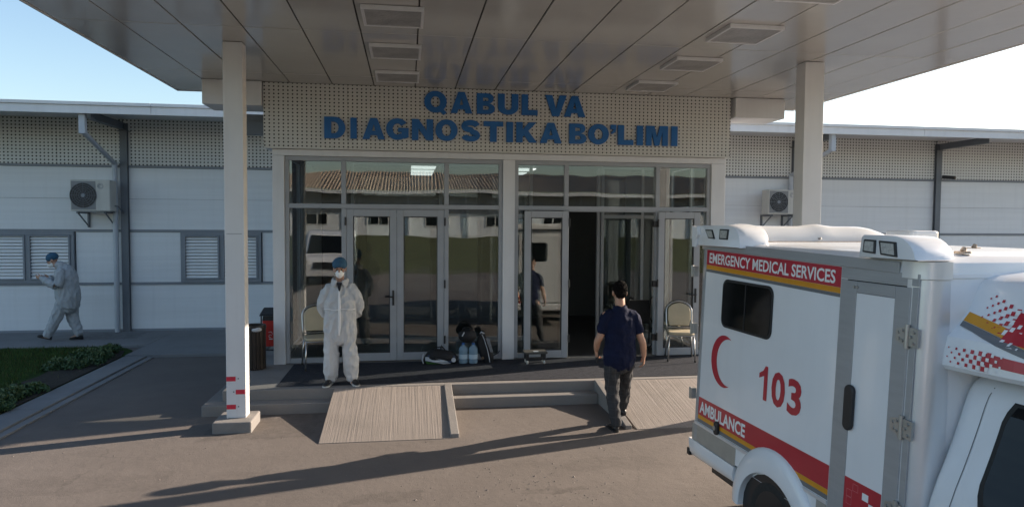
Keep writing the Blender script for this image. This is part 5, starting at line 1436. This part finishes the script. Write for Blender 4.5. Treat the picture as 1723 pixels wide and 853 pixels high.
# red hazard bin on a stand
t = thing("waste_bin", (-2.235, 11.75, PZ), "red waste bin with a black lid hung on a black stand beside the glazed hall", "bin")
M['red_bin'] = mat("red bin plastic", (.40, .018, .012), .45, var=.12, vscale=6)
b = MB(); b.rings([[(x * k, y * k, z) for x, y in rrect(.22, .26, .04, 4)] for z, k in ((.20, .84), (.56, .98), (.62, 1.0))]); b.build("tub", M['red_bin'], t, smooth=40, local=True)
b = MB(); b.add([(-.15, -.16, .70), (.15, -.16, .70), (.15, .16, .78), (-.15, .16, .78), (-.13, -.14, .73), (.13, -.14, .73), (.12, .12, .81), (-.12, .12, .81)], [(0, 3, 2, 1), (4, 5, 6, 7), (0, 1, 5, 4), (1, 2, 6, 5), (2, 3, 7, 6), (3, 0, 4, 7)]); b.build("lid", M['black'], t, bevel=.006, local=True)
b = MB(); b.prism([(-.11, .60), (.11, .60), (.10, .69), (-.10, .69)], lambda a, c, d: (a, d, c), -.10, .10); b.build("hood", M['black'], t, local=True)
b = MB()
for sx in (-1, 1): b.tube([(sx * .145, .0, .74), (sx * .145, .0, .05), (sx * .16, -.14, .03)], .012, 8); b.tube([(sx * .145, 0, .05), (sx * .15, .14, .03)], .012, 8)
b.tube([(-.145, 0, .12), (.145, 0, .12)], .012, 8); b.build("stand", M['black'], t, smooth=60, local=True)
b = MB(); b.tube([(.02 + .022 * math.cos(R(a)), -.128, .37 + .022 * math.sin(R(a))) for a in range(20, 300, 25)], .0035, 5); b.tube([(-.01, -.128, .43), (.035, -.127, .44), (.06, -.127, .40)], .0035, 5); b.box(.0, .055, -.127, -.124, .315, .33); b.build("emblem", M['bag_white'], t, local=True)
# wheelchair just inside the doorway
t = thing("wheelchair", (3.98, 11.78, PZ), "folding black wheelchair parked inside the open doorway", "wheelchair", rotz=R(8))
for sx in (-1, 1):
    x = sx * .27
    b = MB(); b.tube([(x, .05 + .29 * math.cos(R(a)), .30 + .29 * math.sin(R(a))) for a in range(0, 360, 12)], .014, 8, closed=True); w = b.build("wheel", M['tyre'], t, smooth=180, local=True)
    b = MB(); b.tube([(x + sx * .03, .05 + .25 * math.cos(R(a)), .30 + .25 * math.sin(R(a))) for a in range(0, 360, 15)], .007, 6, closed=True); b.build("hand_rim", M['chrome'], w, smooth=180, local=True)
    b = MB()
    for k in range(12): a = R(30 * k); b.tube([(x, .05, .30), (x, .05 + .28 * math.cos(a), .30 + .28 * math.sin(a))], .002, 4)
    b.cyl((x - .03, .05, .30), (x + .03, .05, .30), .025, 10); b.build("spokes", M['chrome'], w, local=True)
    b = MB(); b.tube([(x * .8, .50, .09 + .075 * math.sin(0)), (x * .8, .50, .09)], .01, 6); b.rings([[(x * .8 + dx, .48 + .08 * math.cos(R(a)), .085 + .08 * math.sin(R(a))) for a in range(0, 360, 20)] for dx in (-.012, .012)]); b.build("caster", M['tyre'], t, smooth=50, local=True)
    b = MB(); b.tube([(x * .78, -.36, .95), (x * .78, -.26, .955), (x * .78, -.20, .90), (x * .78, -.17, .50), (x * .78, -.16, .12)], .012, 8); b.tube([(x * .78, -.16, .48), (x * .78, .34, .48), (x * .78, .42, .30), (x * .78, .58, .10)], .012, 8); b.tube([(x * .78, -.17, .70), (x * .78, .15, .70), (x * .78, .2, .5)], .011, 8); b.tube([(x * .78, .48, .16), (x * .78, .42, .30)], .012, 8)
    b.build("side_frame", M['black'], t, smooth=180, local=True)
    b = MB(); b.tube([(x * .78, -.38, .95), (x * .78, -.27, .955)], .018, 8); b.build("handle", M['rubber'], t, local=True)
b = MB(); b.prism([(-.20, -.14), (.20, -.14), (.20, .30), (-.20, .30)], lambda a, c, d: (a, c, d), .475, .50); b.build("seat", M['bag_black'], t, bevel=.01, local=True)
b = MB(); b.prism([(-.20, .50), (.20, .50), (.20, .90), (-.20, .90)], lambda a, c, d: (a, -.18 + d, c), -.012, .012); b.build("backrest", M['bag_black'], t, bevel=.008, local=True)
for sx in (-1, 1): b = MB(); b.box(sx * .10 - .08, sx * .10 + .08, .52, .68, .08, .095); b.build("footrest", M['black'], t, local=True)
# ================================================================== ACROSS THE YARD (seen mirrored in the glazing)
M['tan_roof'] = mat("tan corrugated roofing", (0.40, 0.31, 0.22), 0.55, var=0.1, vscale=2)
b = MB()
def berm(y): return 0.03 if y > -12.5 else (0.03 + 1.5 * (-12.5 - y) / 10 if y > -22.5 else 1.53)
ys = [-10, -12.5, -15, -17.5, -20, -22.5, -40]
b.add([(x, y, berm(y) if y < -10.1 else -.05) for y in ys for x in (-45, 45)], [(2 * i, 2 * i + 1, 2 * i + 3, 2 * i + 2) for i in range(len(ys) - 1)])
tag(b.build("lawn", mat("olive lawn", (0.060, 0.066, 0.020), .95, var=.3, vscale=1.5, bump=.6, bscale=30)), kind="structure", label="sloping lawn across the yard")  # olive green turf, tone varied at random
t = thing("hospital_block", (0, -25, 1.5), "long white block with a tan corrugated roof across the yard", "building")
BY = -25
MB().box(-32, 32, BY - 8, BY - .05, 1.4, 4.6).build("core", M['inner'], t)
for i in range(16):
    x0 = -32 + 4 * i
    MB().box(x0 + .02, x0 + 3.98, BY - .05, BY, 1.5, 2.25).build("wall_panel", M['panelwhite'], t)
    MB().box(x0 + .02, x0 + 3.98, BY - .05, BY, 3.15, 4.6).build("wall_panel", mat("grey upper band", (.30, .30, .31), .5) if i == 0 else bpy.data.materials["grey upper band"], t)  # upper row of wall panels in plain grey
    MB().box(x0 + .02, x0 + 1.25, BY - .05, BY, 2.25, 3.15).build("wall_panel", M['panelwhite'], t)
    MB().box(x0 + 2.75, x0 + 3.98, BY - .05, BY, 2.25, 3.15).build("wall_panel", M['panelwhite'], t)
    f = MB().box(x0 + 1.25, x0 + 2.75, BY - .04, BY + .03, 2.25, 2.33).box(x0 + 1.25, x0 + 2.75, BY - .04, BY + .03, 3.07, 3.15).box(x0 + 1.25, x0 + 1.33, BY - .04, BY + .03, 2.33, 3.07).box(x0 + 2.67, x0 + 2.75, BY - .04, BY + .03, 2.33, 3.07).box(x0 + 1.96, x0 + 2.04, BY - .04, BY + .03, 2.33, 3.07)
    w = f.build("window", M['sole'], t)
    MB().box(x0 + 1.33, x0 + 2.67, BY - .03, BY - .02, 2.33, 3.07).build("pane", M['dark_glass'], w)
    MB().box(x0 - .06, x0 + .06, BY, BY + .12, 1.5, 4.5).build("post", M['pipe'], t)
b = MB(); n = 620
prof = []
for i in range(n + 1):
    x = -33 + 66 * i / n; prof.append((x, .09 if i % 2 else 0))
lo = [(x, BY + 1.0, 4.62 + d) for x, d in prof]; hi = [(x, BY - 5, 6.15 + d) for x, d in prof]
b.add(lo + hi, [(i, i + 1, n + 2 + i, n + 1 + i) for i in range(n)]); b.build("roof", M['tan_roof'], t)
MB().box(-33, 33, BY + .98, BY + 1.05, 4.42, 4.62).build("fascia", M['white'], t)
# parked van facing the entrance
t = thing("parked_van", (-3.3, -8.5, 0), "white van parked across the yard, mirrored in the left pane", "van")
prof = [(-2.4, .35), (-2.45, .8), (-2.3, 1.05), (-1.75, 1.15), (-1.05, 1.95), (-.7, 2.08), (2.3, 2.1), (2.42, 1.9), (2.45, .4)]
b = MB(); rs = []
for x, k in ((-.95, .93), (-.88, 1), (.88, 1), (.95, .93)): rs.append([(x * (1 - .06 * max(0, z - 1.1)), -y * k, z if z < .5 else .5 + (z - .5) * (.97 if k < 1 else 1)) for y, z in prof])
b.rings(rs); b.build("body", M['amb_white'], t, bevel=.04, local=True)
b = MB(); b.add([(-.78, 1.74, 1.20), (.78, 1.74, 1.20), (.70, 1.13, 1.90), (-.70, 1.13, 1.90)], [(0, 1, 2, 3)]); b.build("windscreen", M['dark_glass'], t, local=True)
for sx in (-1, 1):
    for y0, y1 in ((-.9, .9), (.95, 1.35), (-2.1, -.95)):
        b = MB(); b.prism([(y0, 1.2), (y1, 1.2), (y1 - (.35 if y0 > .9 else 0), 1.8), (y0, 1.8)], lambda a, c, d: (sx * (.94 * (1 - .06 * (c - 1.1)) + d), a, c), -.01, .014); b.build("side_window", M['dark_glass'], t, local=True)
    for y in (1.6, -1.6):
        b = MB(); b.rings([[(sx * x, y + r * math.cos(R(a)), .34 + r * math.sin(R(a))) for a in range(0, 360, 15)] for x, r in ((.72, .30), (.74, .34), (.94, .34), (.965, .30))]); w = b.build("wheel", M['tyre'], t, smooth=50, local=True)
        b = MB(); b.cyl((sx * .955, y, .34), (sx * .972, y, .34), .2, 16); b.build("rim", M['rim'], w, local=True)
    b = MB(); b.ball((sx * .70, 2.36, .85), (.16, .08, .10), 12, 8); b.build("headlight", M['lens'], t, smooth=180, local=True)
b = MB(); b.box(-.45, .45, 2.41, 2.46, .62, .85); b.build("grille", M['black'], t, local=True)

# grit and small stones lying about the forecourt
b = MB(); rnd = random.Random(11)
for k in range(420):
    x, y = (rnd.uniform(-4.4, 5), rnd.uniform(3.5, 9.2)) if k % 3 else (rnd.gauss(1.2, .5), rnd.gauss(6.3, .35))
    if y > 7.85 and (-1.1 < x < .7 or 2.5 < x < 4.8): continue
    r = rnd.uniform(.004, .011) * (1.6 if rnd.random() < .06 else 1)
    p = [(x + r * rnd.uniform(.7, 1.3) * math.cos(a + k), y + r * rnd.uniform(.7, 1.3) * math.sin(a + k), 0.0) for a in (0, 1.57, 3.14, 4.71)] + [(x, y, r * rnd.uniform(.5, 1))]
    b.add(p, [(0, 1, 4), (1, 2, 4), (2, 3, 4), (3, 0, 4)], rnd.choice((0, 0, 1)))
tag(b.build("grit", [mat("grey grit", (.16, .14, .13), .9), mat("pale grit", (.24, .21, .19), .9)]), "loose grit and small stones on the forecourt", kind="stuff")
